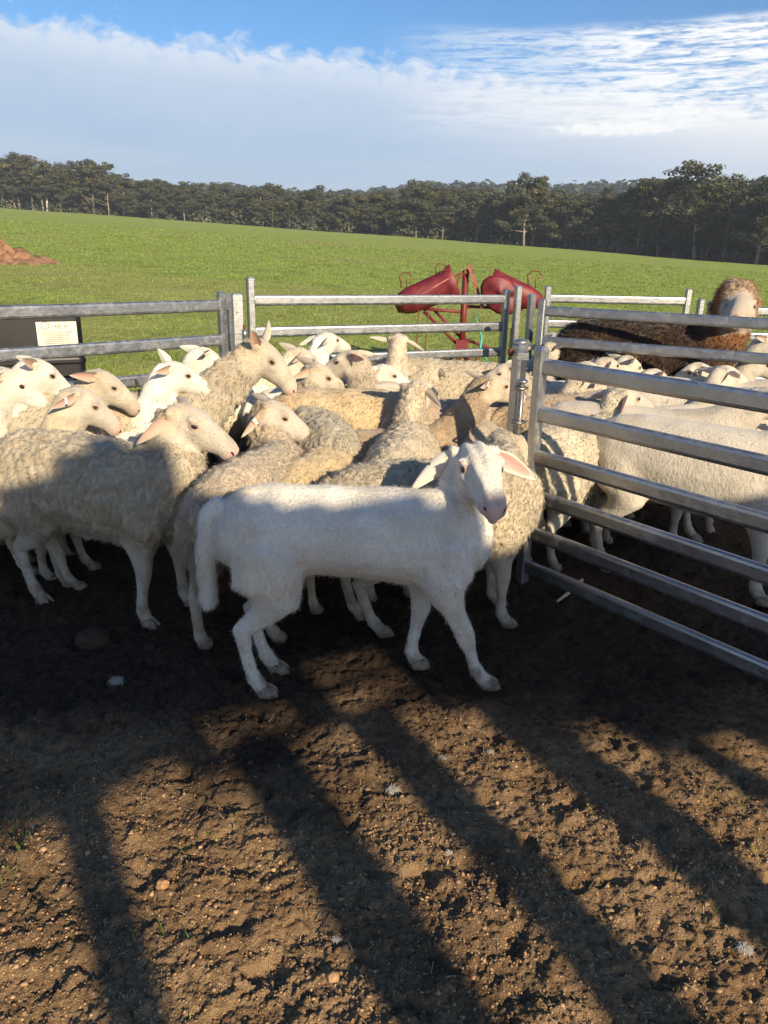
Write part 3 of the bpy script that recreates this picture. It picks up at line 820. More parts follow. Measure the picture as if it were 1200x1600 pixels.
# ------------------------------------------------------------------ black tank behind the left panel
def rounded_loop(wx, wy, r_, n=5):
    P = []
    for cx, cy, a0 in ((wx-r_, wy-r_, 0), (-wx+r_, wy-r_, 90), (-wx+r_, -wy+r_, 180), (wx-r_, -wy+r_, 270)):
        for k in range(n+1):
            a = R(a0+90*k/n); P.append((cx+r_*math.cos(a), cy+r_*math.sin(a)))
    return P
tk = empty('black_tank', (-3.07, 5.60, gh(-3.07, 5.60)-.24), R(28))
lev = [(0, .97), (.05, 1), (.20, 1)]
for zr in (.26, .40, .62, .70):
    lev += [(zr, 1), (zr+.012, 1.012), (zr+.034, 1.012), (zr+.046, 1)]
lev += [(.80, 1), (.97, 1), (1.0, .985), (1.0, .90), (.985, .88)]
base = rounded_loop(.72, .40, .05)
V = [(x*s, y*s, z) for z, s in lev for x, y in base]; n = len(base)
F = [(i*n+k, i*n+(k+1) % n, (i+1)*n+(k+1) % n, (i+1)*n+k) for i in range(len(lev)-1) for k in range(n)]
F += [tuple(range(n))[::-1], tuple(range((len(lev)-1)*n, len(lev)*n))]
link('shell', np_mesh('shell', np.array(V), F, [MATS['black_plastic']], smooth=False), tk)
def flat_text(txt, size, loc, parent, mat, name='lettering', rot=(R(90), 0, 0)):
    cu = bpy.data.curves.new(name, 'FONT'); cu.body = txt; cu.size = size; cu.extrude = .0006
    cu.materials.append(mat)
    tmp_ = bpy.data.objects.new('tmp', cu); C.objects.link(tmp_)
    me_ = bpy.data.meshes.new_from_object(tmp_.evaluated_get(bpy.context.evaluated_depsgraph_get()))
    bpy.data.objects.remove(tmp_); me_.name = name
    if not me_.materials: me_.materials.append(mat)
    o_ = link(name, me_, parent)
    o_.location = loc; o_.rotation_euler = rot
    return o_
lab = Geo().box((.545, -.406, .845), (.27, .006, .165)).build('label', MATS['paper'], tk)
gk = Geo()
for r_ in range(7):
    gk.box((.520, -.4105, .857-.0135*r_), (.13, .0012, .0035))
    gk.box((.623-(r_ % 3)*.006, -.4105, .857-.0135*r_), (.055-(r_ % 3)*.012, .0012, .0035))
gk.tube([(.470+.026*math.cos(q), -.411, .902+.026*math.sin(q)) for q in np.linspace(0, 6.283, 17)], .0022, 5)
gk.build('printed_lines', MATS['ink'], lab)
flat_text('AJP W', .034, (.530, -.4095, .885), lab, MATS['ink'])
lab2 = Geo().box((.54, -.406, .515), (.32, .006, .055)).build('lower_label', MATS['black_plastic'], tk)
flat_text('A Better', .055, (.43, -.4095, .497), lab2, MATS['white_print'])
tag(tk, 'black plastic tank with a cream printed label, standing in the grass behind the left panel', 'tank')

# ------------------------------------------------------------------ red lamb-marking cradle in the pasture
cx, cy = .79, 8.05; cz = gh(cx, cy)
cr = empty('lamb_cradle', (cx, cy, cz), R(-4))
k_ = .0067                       # metres per unit in the layout below
def sheet(pts_rows, th, name, mat, par):
    """thick curved sheet from rows of points"""
    rows = [[Vector(p) for p in r_] for r_ in pts_rows]
    nr_, nc_ = len(rows), len(rows[0])
    V = []; 
    for i in range(nr_):
        for j in range(nc_):
            du = rows[min(i+1, nr_-1)][j]-rows[max(i-1, 0)][j]; dv = rows[i][min(j+1, nc_-1)]-rows[i][max(j-1, 0)]
            nn = du.cross(dv).normalized()*th/2
            V.append(rows[i][j]+nn)
    for i in range(nr_):
        for j in range(nc_):
            V.append(rows[i][j]*2-V[i*nc_+j])
    F = []; o_ = nr_*nc_
    for i in range(nr_-1):
        for j in range(nc_-1):
            a = i*nc_+j; F.append((a, a+1, a+nc_+1, a+nc_)); F.append((o_+a, o_+a+nc_, o_+a+nc_+1, o_+a+1))
    for i in range(nr_-1):
        for j in (0, nc_-1):
            a = i*nc_+j; F.append((a, a+nc_, o_+a+nc_, o_+a) if j == 0 else (a, o_+a, o_+a+nc_, a+nc_))
    for j in range(nc_-1):
        for i in (0, nr_-1):
            a = i*nc_+j; F.append((a, o_+a, o_+a+1, a+1) if i == 0 else (a, a+1, o_+a+1, o_+a))
    me = np_mesh(name, np.array([tuple(v) for v in V]), F, [mat], smooth=True)
    return link(name, me, par)
def gutter(P0, P1, r0, r1, a0, a1, name, flare=0.0, n=9, m=8):
    P0 = Vector(P0); P1 = Vector(P1); tg = (P1-P0).normalized()
    sd_ = tg.cross(Vector((0, 0, 1))).normalized(); up = sd_.cross(tg)
    rows = []
    for i in range(m+1):
        f = i/m; c_ = P0.lerp(P1, f); r_ = r0+(r1-r0)*f+(flare*max(0, f-.75)*4)**2*.1
        if i == 0: r_ *= .55
        if i == 1: r_ *= .85
        rows.append([c_+r_*(math.cos(a)*sd_+math.sin(a)*up) for a in np.linspace(a0, a1, n)])
    return sheet(rows, .008, name, MATS['red'], cr)
# post and feet (z: 0 ground)
Geo().tube([(0, 0, .28), (0, 0, 1.16)], .034, 10).build('centre_post', MATS['red'], cr, True)
for (ex, ey) in ((-.33, .1), (.22, -.16), (.13, .42), (-.10, -.34)):
    Geo().tube([(0, 0, .36), (ex*.55, ey*.55, .21), (ex, ey, .01)], [.028, .026, .022], 8).build('leg', MATS['red'], cr, True)
Geo().box((0, 0, .40), (.13, .10, .12)).build('hub', MATS['red'], cr)
# arms
Geo().tube([(-.06, 0, .42), (-.42, .02, .74)], .016, 8).build('strut', MATS['red'], cr, True)
Geo().tube([(.0, .04, .46), (-.32, .05, .76)], .014, 8).build('strut', MATS['red'], cr, True)
Geo().tube([(.04, 0, .46), (.36, .02, .36)], .014, 8).build('strut', MATS['red'], cr, True)
Geo().tube([(-.50, 0, .77), (.02, 0, .74)], .016, 8).build('arm', MATS['red'], cr, True)
Geo().tube([(.0, .05, .80), (.62, .08, .78)], .016, 8).build('arm', MATS['red'], cr, True)
c1 = gutter((-.72, -.02, .80), (-.12, .02, 1.06), .150, .175, R(50), R(-150), 'cradle_trough', .7)
Geo().tube([(-.70, -.13, .78), (-.42, -.165, .93), (-.14, -.17, 1.10)], .009, 6).build('trough_rim', MATS['redpale'], c1, True)
c2 = gutter((.80, .10, .86), (.24, .06, 1.06), .12, .165, R(130), R(330), 'cradle_trough', .2)
# dished end plate facing the camera on the right side
rows = []
for i in range(7):
    f = i/6; r_ = .005+.205*f
    rows.append([(.36+r_*math.cos(a)*.95-.06*math.sin(a)*f, -.15-.05*(1-f*f)+.02*math.cos(a*2), .93+r_*math.sin(a)*.93) for a in np.linspace(0, 2*math.pi, 17)])
sheet(rows, .010, 'end_plate', MATS['red'], cr)
Geo().box((.11, -.08, 1.0), (.035, .012, .46), Matrix.Rotation(R(-22), 3, 'Y')).build('lever_bar', MATS['redpale'], cr)
Geo().box((.50, -.13, .95), (.03, .06, .16), Matrix.Rotation(R(8), 3, 'Y')).build('edge_lip', MATS['redpale'], cr)
# wire leg clamps
def hoop(x, z, y=-.03, s=1.0, flip=1):
    g = Geo()
    g.tube([(x, y, z), (x-.02*flip*s, y, z+.11*s), (x+.02*flip*s, y, z+.155*s), (x+.085*flip*s, y, z+.15*s), (x+.10*flip*s, y, z+.12*s)], .008*s, 6)
    g.tube([(x+.06*flip*s, y-.03, z+.0), (x+.05*flip*s, y-.03, z+.08*s), (x+.12*flip*s, y-.03, z+.10*s)], .007*s, 6)
    return g
hoop(-.66, .97).build('leg_clamp', MATS['rust'], cr, True)
hoop(-.30, 1.08, -.10, .9).build('leg_clamp', MATS['rust'], cr, True)
hoop(.66, 1.00, .05, 1.1).build('leg_clamp', MATS['rust'], cr, True)
g = Geo(); g.box((-.02, -.03, 1.13), (.20, .03, .03), Matrix.Rotation(R(-18), 3, 'Y')); g.box((-.08, -.04, 1.05), (.03, .03, .20), Matrix.Rotation(R(18), 3, 'Y')); g.box((.03, -.04, 1.15), (.10, .035, .045)); g.tube([(-.16, -.02, .98), (-.05, -.02, .96)], .014, 8)
g.build('top_clamp', MATS['rust'], cr)
for x_ in (-.47, -.37):
    Geo().tube([(x_, -.08, .76), (x_-.015, -.09, .40), (x_-.03, -.10, .0)], .007, 6).build('hanging_rod', MATS['rust'], cr, True)
Geo().tube([(.16, -.05, .0), (.165, -.05, .32)], .020, 8).build('threaded_leg', MATS['rust'], cr, True)
tag(cr, 'red lamb-marking cradle on a centre post with two troughs and rusty clamps', 'lamb cradle')
tw = Geo().tube([(cx+.12, cy-.12, cz+.72), (cx+.15, cy-.13, cz+.60), (cx+.19, cy-.13, cz+.50), (cx+.18, cy-.12, cz+.40), (cx+.20, cy-.13, cz+.33), (cx+.33, cy-.14, cz+.20)], [.003, .006, .010, .013, .007, .002], 6).build('twine', MATS['twine'], None, True)
tag(tw, 'strand of teal baling twine hanging off the red cradle', 'twine')

# ------------------------------------------------------------------ heap of red earth
mx, my = -11.6, 21.6
n = 90
xs, ys = np.meshgrid(np.linspace(-2.9, 2.9, n), np.linspace(-2.3, 2.3, 70)); X = xs.ravel(); Y = ys.ravel()
rad_ = np.hypot(X/2.75, Y/2.0)
P = np.stack([X, Y, 0*X], 1)
h = .58*np.clip(1-rad_, 0, 1)**.95*(1+.35*fbm(P*.9, 3))+.34*fbm(P*2.2+7, 5, .6)*np.clip(1.15-rad_, 0, 1)
Z = gz_np(X+mx, Y+my)+h-.10-.12*sstep(.85, 1.05, rad_)
F = np.array([(j*n+i, j*n+i+1, (j+1)*n+i+1, (j+1)*n+i) for j in range(69) for i in range(n-1)])
nz = fbm(P*1.7+3, 3)
cc = np.array([.25, .14, .085])*(.8+.4*sstep(-.5, .5, fbm(P*6, 3)))[:, None]
gm_ = sstep(.1, .5, nz+.9*(rad_-.55))[:, None]
cc = cc*(1-gm_*.85)+np.array([.07, .085, .04])*gm_*.85
V = np.stack([X, Y, Z-gz_np(np.array([mx]), np.array([my]))[0]], 1)
md = link('earth_mound', np_mesh('earth_mound', V, F, [MATS['clod']], colors={'tint': cc}), None, (mx, my, float(gz_np(np.array([mx]), np.array([my]))[0])))
tag(md, 'low heap of red earth with weedy edges in the pasture at the left', 'earth mound')

# ------------------------------------------------------------------ raised board screen made up behind the photographer: boards, rails and posts cut to shade the yard
SA = R(SUN_AZ+180); dS = Vector((math.sin(SA), math.cos(SA), 0)); eS = Vector((math.cos(SA), -math.sin(SA), 0)); TAN = math.tan(R(SUN_EL))
def sq(s, q, z): return dS*s+eS*q+Vector((0, 0, z))
blocker = empty('shade_screen', tuple(sq(-5, 1.2, 0)))
def blocker_part(geo, name, mat):
    o_ = geo.build(name, mat, blocker); o_.location = -Vector(blocker.location); return o_
front = -4.0
# added boards, cut to set the shade: (q0, q1, shadow near edge, shadow far edge)
sheets = [(-3.2, .10, 1.90, 4.5), (.10, .32, 1.96, 4.75), (.32, .45, 1.98, 4.95), (.45, .57, 1.98, 5.1), (.57, .72, 2.13, 4.9), (.72, .80, 2.11, 4.2), (.80, .88, 2.11, 4.05), (.88, 1.02, 1.95, 3.95), (1.02, 1.34, 2.31, 3.88), (1.34, 1.52, 1.80, 3.74), (1.52, 1.80, 1.50, 3.3), (1.80, 2.15, 1.24, 3.1), (2.15, 2.62, 1.10, 3.0), (2.62, 2.80, 1.10, 3.1), (2.80, 4.2, 1.05, 3.2)]
for bi, (q0, q1, n0, f0) in enumerate(sheets):
    s0 = front-.024*(bi % 2)
    z0 = (n0-s0)*TAN; z1 = (f0-s0)*TAN
    nb = max(1, round((q1-q0)/.2)); 
    A = [sq(s0, q0-.004, z0), sq(s0, q1+.004, z0), sq(s0, q1+.004, z1), sq(s0, q0-.004, z1)]
    Bv = [v-dS*.02 for v in A]
    blocker_part(Geo().add(A+Bv, [(0, 1, 2, 3), (7, 6, 5, 4), (0, 4, 5, 1), (1, 5, 6, 2), (2, 6, 7, 3), (3, 7, 4, 0)]), 'board', MATS['timber'])
for q, w_, top_ in ((.145, .13, 2.05), (.695, .21, 1.92), (1.09, .18, 1.90), (1.535, .20, 1.85), (1.96, .12, 1.3)):  # added posts, out of view, for the shadow stripes on the dirt
    base_s = -4.08
    g = Geo(); g.tube([sq(base_s, q, 0), sq(base_s, q, (top_-base_s)*TAN)], w_/2, 10)
    blocker_part(g, 'post', MATS['timber'])
for q0, q1, s0_, w_ in ((.45, 1.42, 1.90, .026), (.90, 1.40, 2.115, .024)):  # added rails for the thin shadow bars
    z = (s0_+4.05)*TAN
    blocker_part(Geo().profile(sq(-4.05, q0, z), sq(-4.05, q1, z+.02), [(-.02, -w_/2), (.02, -w_/2), (.02, w_/2), (-.02, w_/2)]), 'rail', MATS['timber'])
tag(blocker, 'added timber board screen on posts, unseen behind the photographer, made to shade the yard', 'screen')
# ------------------------------------------------------------------ sheep
def loft(rings, n=12):
    """rings: (centre, lateral radius, vertical radius); closed tube with rounded frame"""
    c = [np.array(r_[0], float) for r_ in rings]
    V = []; F = []
    side = None
    for i, r_ in enumerate(rings):
        tg = c[min(i+1, len(c)-1)]-c[max(i-1, 0)]; tg /= np.linalg.norm(tg)+1e-9
        ref = np.array([0, 0, 1.0]) if abs(tg[2]) < .85 else np.array([1.0, 0, 0])
        s_ = np.cross(ref, tg); s_ /= np.linalg.norm(s_)
        if side is not None and s_ @ side < 0: s_ = -s_
        if side is not None and abs(s_ @ side) < .7: s_ = side-tg*(side@tg); s_ /= np.linalg.norm(s_)
        side = s_; up = np.cross(tg, s_)
        for k in range(n):
            a = 2*math.pi*k/n
            V.append(c[i]+r_[1]*math.cos(a)*side+r_[2]*math.sin(a)*up)
    for i in range(len(c)-1):
        for k in range(n):
            F.append((i*n+k, i*n+(k+1) % n, (i+1)*n+(k+1) % n, (i+1)*n+k))
    F.append(tuple(range(n))[::-1]); F.append(tuple(range((len(c)-1)*n, len(c)*n)))
    return V, F

def remesh(V, F, voxel, smooth):
    me = np_mesh('tmp', np.array(V), F)
    ob = bpy.data.objects.new('tmp', me); C.objects.link(ob)
    md_ = ob.modifiers.new('r', 'REMESH'); md_.mode = 'VOXEL'; md_.voxel_size = voxel; md_.use_smooth_shade = True
    ms = ob.modifiers.new('s', 'SMOOTH'); ms.iterations = smooth; ms.factor = .6
    dg = bpy.context.evaluated_depsgraph_get()
    ev = ob.evaluated_get(dg); em = ev.to_mesh()
    nv = len(em.vertices); co = np.empty(nv*3, np.float32); em.vertices.foreach_get('co', co)
    nl = len(em.loops); li = np.empty(nl, np.int32); em.loops.foreach_get('vertex_index', li)
    npz = len(em.polygons); lt = np.empty(npz, np.int32); em.polygons.foreach_get('loop_total', lt)
    ev.to_mesh_clear(); bpy.data.objects.remove(ob); bpy.data.meshes.remove(me)
    if (lt == 4).all(): Fq = li.reshape(-1, 4)
    else:
        st = np.concatenate([[0], np.cumsum(lt)[:-1]]); q = lt == 4
        Fq = np.array([li[s:s+4] for s in st[q]])
    return co.reshape(-1, 3).astype(float), Fq
def vnormals(V, F):
    n = np.cross(V[F[:, 2]]-V[F[:, 0]], V[F[:, 3]]-V[F[:, 1]])
    out = np.zeros_like(V)
    for k in range(4):
        for ax in range(3): out[:, ax] += np.bincount(F[:, k], n[:, ax], len(V))
    return out/(np.linalg.norm(out, axis=1)[:, None]+1e-12)

TINT = dict(cream=((.53, .45, .335), (.52, .465, .385)), grey=((.43, .37, .28), (.50, .44, .35)), gold=((.52, .40, .24), (.58, .50, .39)),
            brown=((.34, .26, .17), (.55, .46, .35)), white=((.74, .70, .62), (.68, .64, .56)), pink=((.52, .41, .31), (.58, .51, .42)), bare=((.57, .515, .42), (.57, .52, .43)))

HEAD = [(-.045, .010, .030, .028), (-.025, .038, .052, .046), (.00, .056, .066, .056), (.03, .066, .078, .061), (.06, .071, .085, .066), (.09, .072, .085, .066), (.115, .069, .082, .064), (.14, .063, .075, .055),
        (.17, .056, .068, .050), (.20, .049, .060, .045), (.23, .041, .052, .043), (.26, .032, .046, .043), (.282, .022, .039, .040), (.298, .009, .029, .030), (.304, -.004, .014, .014)]   # t, top, half height, half width

def build_animal(name, loc, heading, s, poll, fa, fp, wool, tint, lod, P=None):
    """one continuous body in local coordinates: +x forward, +y left, z up; returns root, body"""
    P = P or {}
    rz = R(90-heading)
    root = empty(name, (loc[0], loc[1], gh(*loc)), rz); root.scale = (s, s, s)
    seed = abs(hash((round(loc[0], 3), round(loc[1], 3)))) % 9973
    g = np.random.default_rng(seed)
    wl = wool
    pt = np.array(poll)/s
    df = R(heading-fa)     # + = turned left in local frame
    fd = np.array([math.cos(df)*math.cos(R(fp)), math.sin(df)*math.cos(R(fp)), -math.sin(R(fp))])
    roll = R(P.get('roll', 0))
    sd_ = np.cross(np.array([0, 0, 1.0]), fd); sd_ /= np.linalg.norm(sd_)      # animal's left
    ud_ = np.cross(fd, sd_)
    if roll: sd_, ud_ = sd_*math.cos(roll)+ud_*math.sin(roll), ud_*math.cos(roll)-sd_*math.sin(roll)
    alp = P.get('alpaca', False)
    parts = []
    w = wl*.015
    bl = P.get('belly', 0)
    T = P.get('torso') or [(-.475, .565, .055, .05), (-.45, .56, .115, .09), (-.38, .548, .160, .128), (-.27, .54, .178, .150), (-.12, .525, .190, .165), (.02, .512, .197, .172),
         (.15, .508, .195, .168), (.26, .520, .185, .150), (.34, .535, .165, .125), (.41, .55, .125, .095), (.445, .55, .07, .05)]
    if wl > .5:
        T = [(x_*1.0, z_, a_*1.0, b_*.97) for x_, z_, a_, b_ in T]
    parts.append(loft([((x_, 0, z_+w*.2), b_+w, a_+w*.8) for x_, z_, a_, b_ in T], 18))
    # neck as a bezier from the chest to the back of the skull
    kb = pt-ud_*.062+fd*.01
    p0 = np.array([.24, 0, .56]); p1 = np.array([.40, .15*kb[1], .58])
    p2 = kb-np.array([.05 if kb[2] > .7 else .12, 0, .11 if kb[2] > .7 else 0])-fd*.03; p3 = kb
    nr_ = []
    nk = P.get('neck', ((.112, .155), (.098, .135), (.078, .105), (.062, .082), (.058, .070)))
    for i, f in enumerate(np.linspace(0, 1, 9)):
        c_ = (1-f)**3*p0+3*(1-f)**2*f*p1+3*(1-f)*f*f*p2+f**3*p3
        ra = np.interp(f, [0, .3, .6, .88, 1], [k[0] for k in nk]); rb = np.interp(f, [0, .3, .6, .88, 1], [k[1] for k in nk])
        nr_.append((c_, ra+w*.7*(1-f*.8), rb+w*.7*(1-f*.8)))
    parts.append(loft(nr_, 14))
    hs = P.get('head_scale', .93)
    hr = []
    for t_, top, hh, hw in HEAD:
        hr.append((pt+fd*t_*hs+ud_*(top-.066-hh)*hs, hw*hs, hh*hs))
    # loft with the head's own frame
    V = []; n = 14
    for c_, ra, rb in hr:
        for k in range(n):
            a = 2*math.pi*k/n; sn = math.sin(a)
            # heavy jaw low and flat, forehead broad: slightly egg-shaped section
            wq = 1.0-.20*max(0, -sn)**1.5
            V.append(c_+ra*wq*math.cos(a)*sd_+rb*sn*ud_)
    F = [(i*n+k, i*n+(k+1) % n, (i+1)*n+(k+1) % n, (i+1)*n+k) for i in range(len(hr)-1) for k in range(n)]
    F += [tuple(range(n))[::-1], tuple(range((len(hr)-1)*n, len(hr)*n))]
    parts.append((V, F))
    def hp(t_, y_, u_): return pt+(fd*t_+sd_*y_+ud_*(u_-.066))*hs
    for sg in (-1, 1):      # orbits, jaw muscles, nostril wings, ear roots
        G_ = Geo(); mt0 = Matrix([tuple(fd), tuple(sd_), tuple(ud_)]).transposed()
        G_.ell(tuple(hp(.100, .054*sg, .040)), (.026, .020, .014), mt0)        # brow
        G_.ell(tuple(hp(.125, .052*sg, -.002)), (.030, .014, .014), mt0)       # cheekbone
        G_.ell(tuple(hp(.065, .046*sg, -.060)), (.042, .026, .042), mt0)       # jaw
        G_.ell(tuple(hp(.284, .018*sg, -.010)), (.020, .018, .018), mt0)       # nostril wing
        G_.ell(tuple(hp(.276, .014*sg, -.036)), (.022, .020, .013), mt0)       # upper lip
        G_.ell(tuple(hp(.004, .060*sg, .022)), (.024, .026, .022), mt0)
        parts.append((G_.V, G_.F))
    G_ = Geo(); G_.ell(tuple(hp(.266, 0, -.052)), (.030, .024, .014), mt0); parts.append((G_.V, G_.F))
    # legs
    LH = [(-.29, .60, .05, .03), (-.30, .52, .115, .075), (-.295, .42, .120, .088), (-.275, .345, .082, .064), (-.322, .290, .046, .038), (-.388, .240, .034, .027), (-.378, .165, .0235, .0215), (-.362, .090, .023, .0215), (-.352, .066, .030, .027), (-.336, .038, .025, .025), (-.322, .022, .030, .027)]
    LF = [(.26, .62, .05, .03), (.265, .53, .105, .060), (.255, .42, .090, .068), (.250, .355, .064, .052), (.262, .285, .039, .034), (.274, .225, .035, .031), (.272, .150, .0235, .0215), (.272, .090, .0235, .0220), (.276, .064, .030, .027), (.290, .038, .025, .025), (.303, .022, .030, .027)]
    lsc = P.get('leg_h', 1.0)
    off = P.get('legs') or [(g.normal()*.05, g.normal()*.015) for _ in range(4)]     # LH, RH, LF, RF (dx, dy)
    feet = []; legpts = []
    for i, (L_, y0, sg) in enumerate(((LH, .085, 1), (LH, .085, -1), (LF, .088, 1), (LF, .088, -1))):
        dx, dy = off[i]
        rings = []
        for (x_, z_, ra, rb) in L_:
            k = np.clip((.50-z_)/.50, 0, 1)
            yy = sg*(y0 if z_ < .55 else .05)
            thick = 1.0+(wl*.25 if z_ > .27 else 0)
            rings.append(((x_+dx*k, yy+dy*k, z_*lsc), rb*thick, ra*thick))
        parts.append(loft(rings, 10))
        feet.append(np.array([rings[-1][0][0], rings[-1][0][1], 0])); legpts.append([np.array(r_[0]) for r_ in rings])
    tl = P.get('tail', .13)
    tw_ = .028+.006*(tl > .2)
    parts.append(loft([((-.44, 0, .66), .03, .03), ((-.485, 0, .62), tw_, tw_), ((-.505, 0, .62-tl*.5), tw_*1.15, tw_), ((-.505, 0, .62-tl), tw_*.9, tw_*.8), ((-.50, 0, .60-tl), .012, .012)], 8))
    for e in P.get('extra', []): parts.append(loft(e, 12))
    V = []; F = []
    for v_, f_ in parts:
        b_ = len(V); V += [tuple(q) for q in v_]; F += [tuple(i+b_ for i in q) for q in f_]
    vox = {0: .0092, 1: .0132, 2: .019}[lod]
    V, F = remesh(V, F, vox, {0: 5, 1: 4, 2: 2}[lod])
    Nn = vnormals(V, F)
    # regions
    rel = V-pt
    th_ = rel@fd/hs; lat = np.linalg.norm(rel-np.outer(rel@fd, fd), axis=1)
    ax_ = np.clip(th_, 0, .29)*hs
    dax = np.linalg.norm(rel+ud_*.072*hs-np.outer(ax_, fd), axis=1)-.035*hs*sstep(.2, .05, th_)
    headm = sstep(-.03, .035, th_+.25*np.clip(-(rel@ud_)-.07, 0, 1))*sstep(.090, .068, dax)
    dist = np.full(len(V), 9.0)
    for lp in legpts:
        for a, b_ in zip(lp[3:-1], lp[4:]):
            ab = b_-a; tt = np.clip(((V-a)@ab)/(ab@ab), 0, 1)
            dist = np.minimum(dist, np.linalg.norm(V-a-tt[:, None]*ab, axis=1))
    legm = sstep(.085, .05, dist)*sstep(.39, .29, V[:, 2]/lsc)
    if alp: headm = headm*sstep(.02, .09, th_); legm = legm*sstep(.12, .08, V[:, 2])
    wm = np.clip(1-np.maximum(headm, legm), 0, 1)
    topk = sstep(.03, -.03, th_)*(lat < .17)
    # wool relief
    if wl > 0.02:
        if tint == 'grey' or P.get('shaggy'):
            q = V*np.array([30, 30, 10])+seed; amp = .019*wl
            d = (np.abs(pnoise(q))*1.6-.35)*amp+.006*wl*fbm(V*60, 2)
        else:
            q = V*30+seed; d = (np.abs(pnoise(q))*1.4-.35)*.0125*wl+.0055*wl*fbm(V*66, 2)
        d += .010*wl*fbm(V*6+seed, 2)
        V = V+Nn*(d*wm)[:, None]
    else:
        V = V+Nn*(.005*fbm(V*6+seed, 2)*wm+.002*fbm(V*14, 3)+.0012*fbm(V*np.array([30, 60, 60]), 2))[:, None]
    if P.get('folds'):
        a_ = sstep(.22, .40, V[:, 0])*sstep(.44, .34, V[:, 0]) 
        V = V+Nn*(.004*a_*1.8*np.sin(V[:, 0]*120+V[:, 2]*35+2*pnoise(V*8)))[:, None]
    Nn = vnormals(V, F)
    # coat colours
    cw, cf = [np.array(c_) for c_ in TINT[tint]] if not alp else (np.array([.050, .030, .020]), np.array([.50, .45, .38]))
    if not alp:
        jit = (1+.10*g.normal())*(1+.015*g.normal(size=3)); cw = cw*jit
    nzc = fbm(V*7+seed, 3)
    cwool = cw*(1+.16*nzc[:, None])
    # dusty grey tips, yellow grease, darker recess grime
    back = sstep(.62, .74, V[:, 2])
    cwool = cwool*(1-.20*(back*sstep(-.1, .5, pnoise(V*11+5)))[:, None])
    stain = sstep(.25, .6, fbm(V*4+seed+50, 3))[:, None]
    cwool = cwool*(1-.35*stain*.6)+np.array([.55, .38, .18])*(.35*stain*.6)
    m3 = np.maximum(headm, legm)[:, None]
    cwool = cwool*.92+cwool.mean(1)[:, None]*.08
    colr = cwool*(1-m3)+cf*(1+.05*nzc[:, None])*m3
    # yellowed poll, grey smudges and freckles on the face
    hn = (sstep(.0, .5, fbm(V*13+seed, 3))*headm)[:, None]; colr = colr*(1-.22*hn*g.uniform(.4, 1.2))
    yp = (sstep(.10, .0, th_)*headm*g.uniform(0, .8))[:, None]; colr = colr*(1-yp*.5)+np.array([.50, .37, .20])*yp*.5
    muz = (sstep(.245, .29, th_)*headm)[:, None]
    colr = colr*(1-muz*.55)+np.array([.62, .36, .32])*muz*.55
    for sg in (-1, 1):
        d_ = np.linalg.norm(V-hp(.112, .062*sg, .024), axis=1); k = sstep(.030, .014, d_)[:, None]
        colr = colr*(1-k*.55)+np.array([.42, .27, .22])*k*.55
    ft = (sstep(.12, .0, V[:, 2])*(.45+.55*sstep(-.2, .4, pnoise(V*34))))[:, None]
    mud = (legm*sstep(.34, .0, V[:, 2])*sstep(-.1, .4, fbm(V*18+3+seed, 4)))[:, None]
    colr = colr*(1-ft*.6)+np.array([.27, .19, .12])*ft*.6
    colr = colr*(1-mud*.65)+np.array([.20, .14, .085])*mud*.65
    if alp:
        nk_ = sstep(.28, .55, V[:, 0])[:, None]
        colr = colr*(1-nk_*(1-m3))+np.array([.15, .085, .05])*nk_*(1-m3)
        hd_ = (sstep(pt[2]-.34, pt[2]-.14, V[:, 2])*sstep(.25, .4, V[:, 0]))[:, None]*(1-m3)
        russ = np.array([.36, .15, .055])*(1+.25*nzc[:, None])
        colr = colr*(1-hd_)+russ*hd_
        tp = (sstep(-.02, .03, th_)*sstep(.11, .07, np.abs(rel@sd_)))[:, None]*(V[:, 2] > pt[2]-.22)[:, None]
        colr = colr*(1-tp*.7)+np.array([.46, .38, .29])*tp*.7
    spot = P.get('spot')
    if spot is not None:
        d_ = np.linalg.norm(V-hp(*spot[:3]), axis=1); k = sstep(spot[3], spot[3]*.6, d_+.006*pnoise(V*80))[:, None]
        colr = colr*(1-k)+np.array([.02, .015, .012])*k
    if P.get('slit'):
        k = (sstep(.018, .010, np.abs(V[:, 1]-.035)+.004*pnoise(V*40))*sstep(.66, .60, V[:, 2])*sstep(.36, .44, V[:, 2])*(V[:, 0] < -.40))[:, None]
        colr = colr*(1-k)+np.array([.05, .035, .03])*k
    colr = np.clip(colr, .005, .9)
    bm_ = MATS['wool'] if wl > .15 else MATS['shorthair']
    body = link('body', np_mesh('body', V, F, [bm_], colors={'tint': colr}), root)

    # coat: individual locks of hair
    cnt = P.get('strands', {0: 80000, 1: 24000, 2: 8000}[lod])
    vi = g.integers(0, len(V), cnt)
    k_keep = g.random(cnt) < np.clip(wm[vi]*(1 if (wl > .15 or lod == 0) else .22)+.25*legm[vi]+.10*headm[vi], 0, 1); vi = vi[k_keep]; cnt = len(vi)
    vj = F[g.integers(0, len(F), cnt)][:, 0]
    n_ = Nn[vi]; base = V[vi]+g.normal(size=(cnt, 3))*vox*.5
    wv = wm[vi]
    grav = np.array([-.45, 0, -1.0])
    tdir = grav-n_*(n_@grav)[:, None]; tdir /= np.linalg.norm(tdir, axis=1)[:, None]+1e-6
    hdm = headm[vi][:, None]
    fh = -fd-n_*(n_@-fd)[:, None]; tdir = tdir*(1-hdm)+fh*hdm
    clump = np.stack([pnoise(base*38+seed), pnoise(base*38+seed+40), pnoise(base*38+seed+80)], 1)
    curl = .55*wl*wv[:, None]+.03
    if alp: curl = curl*1.5
    lift = (.06+.40*wl*wv)[:, None]*(.5+g.random((cnt, 1)))
    d = tdir+clump*curl*1.8+g.normal(size=(cnt, 3))*(.10+.35*curl)
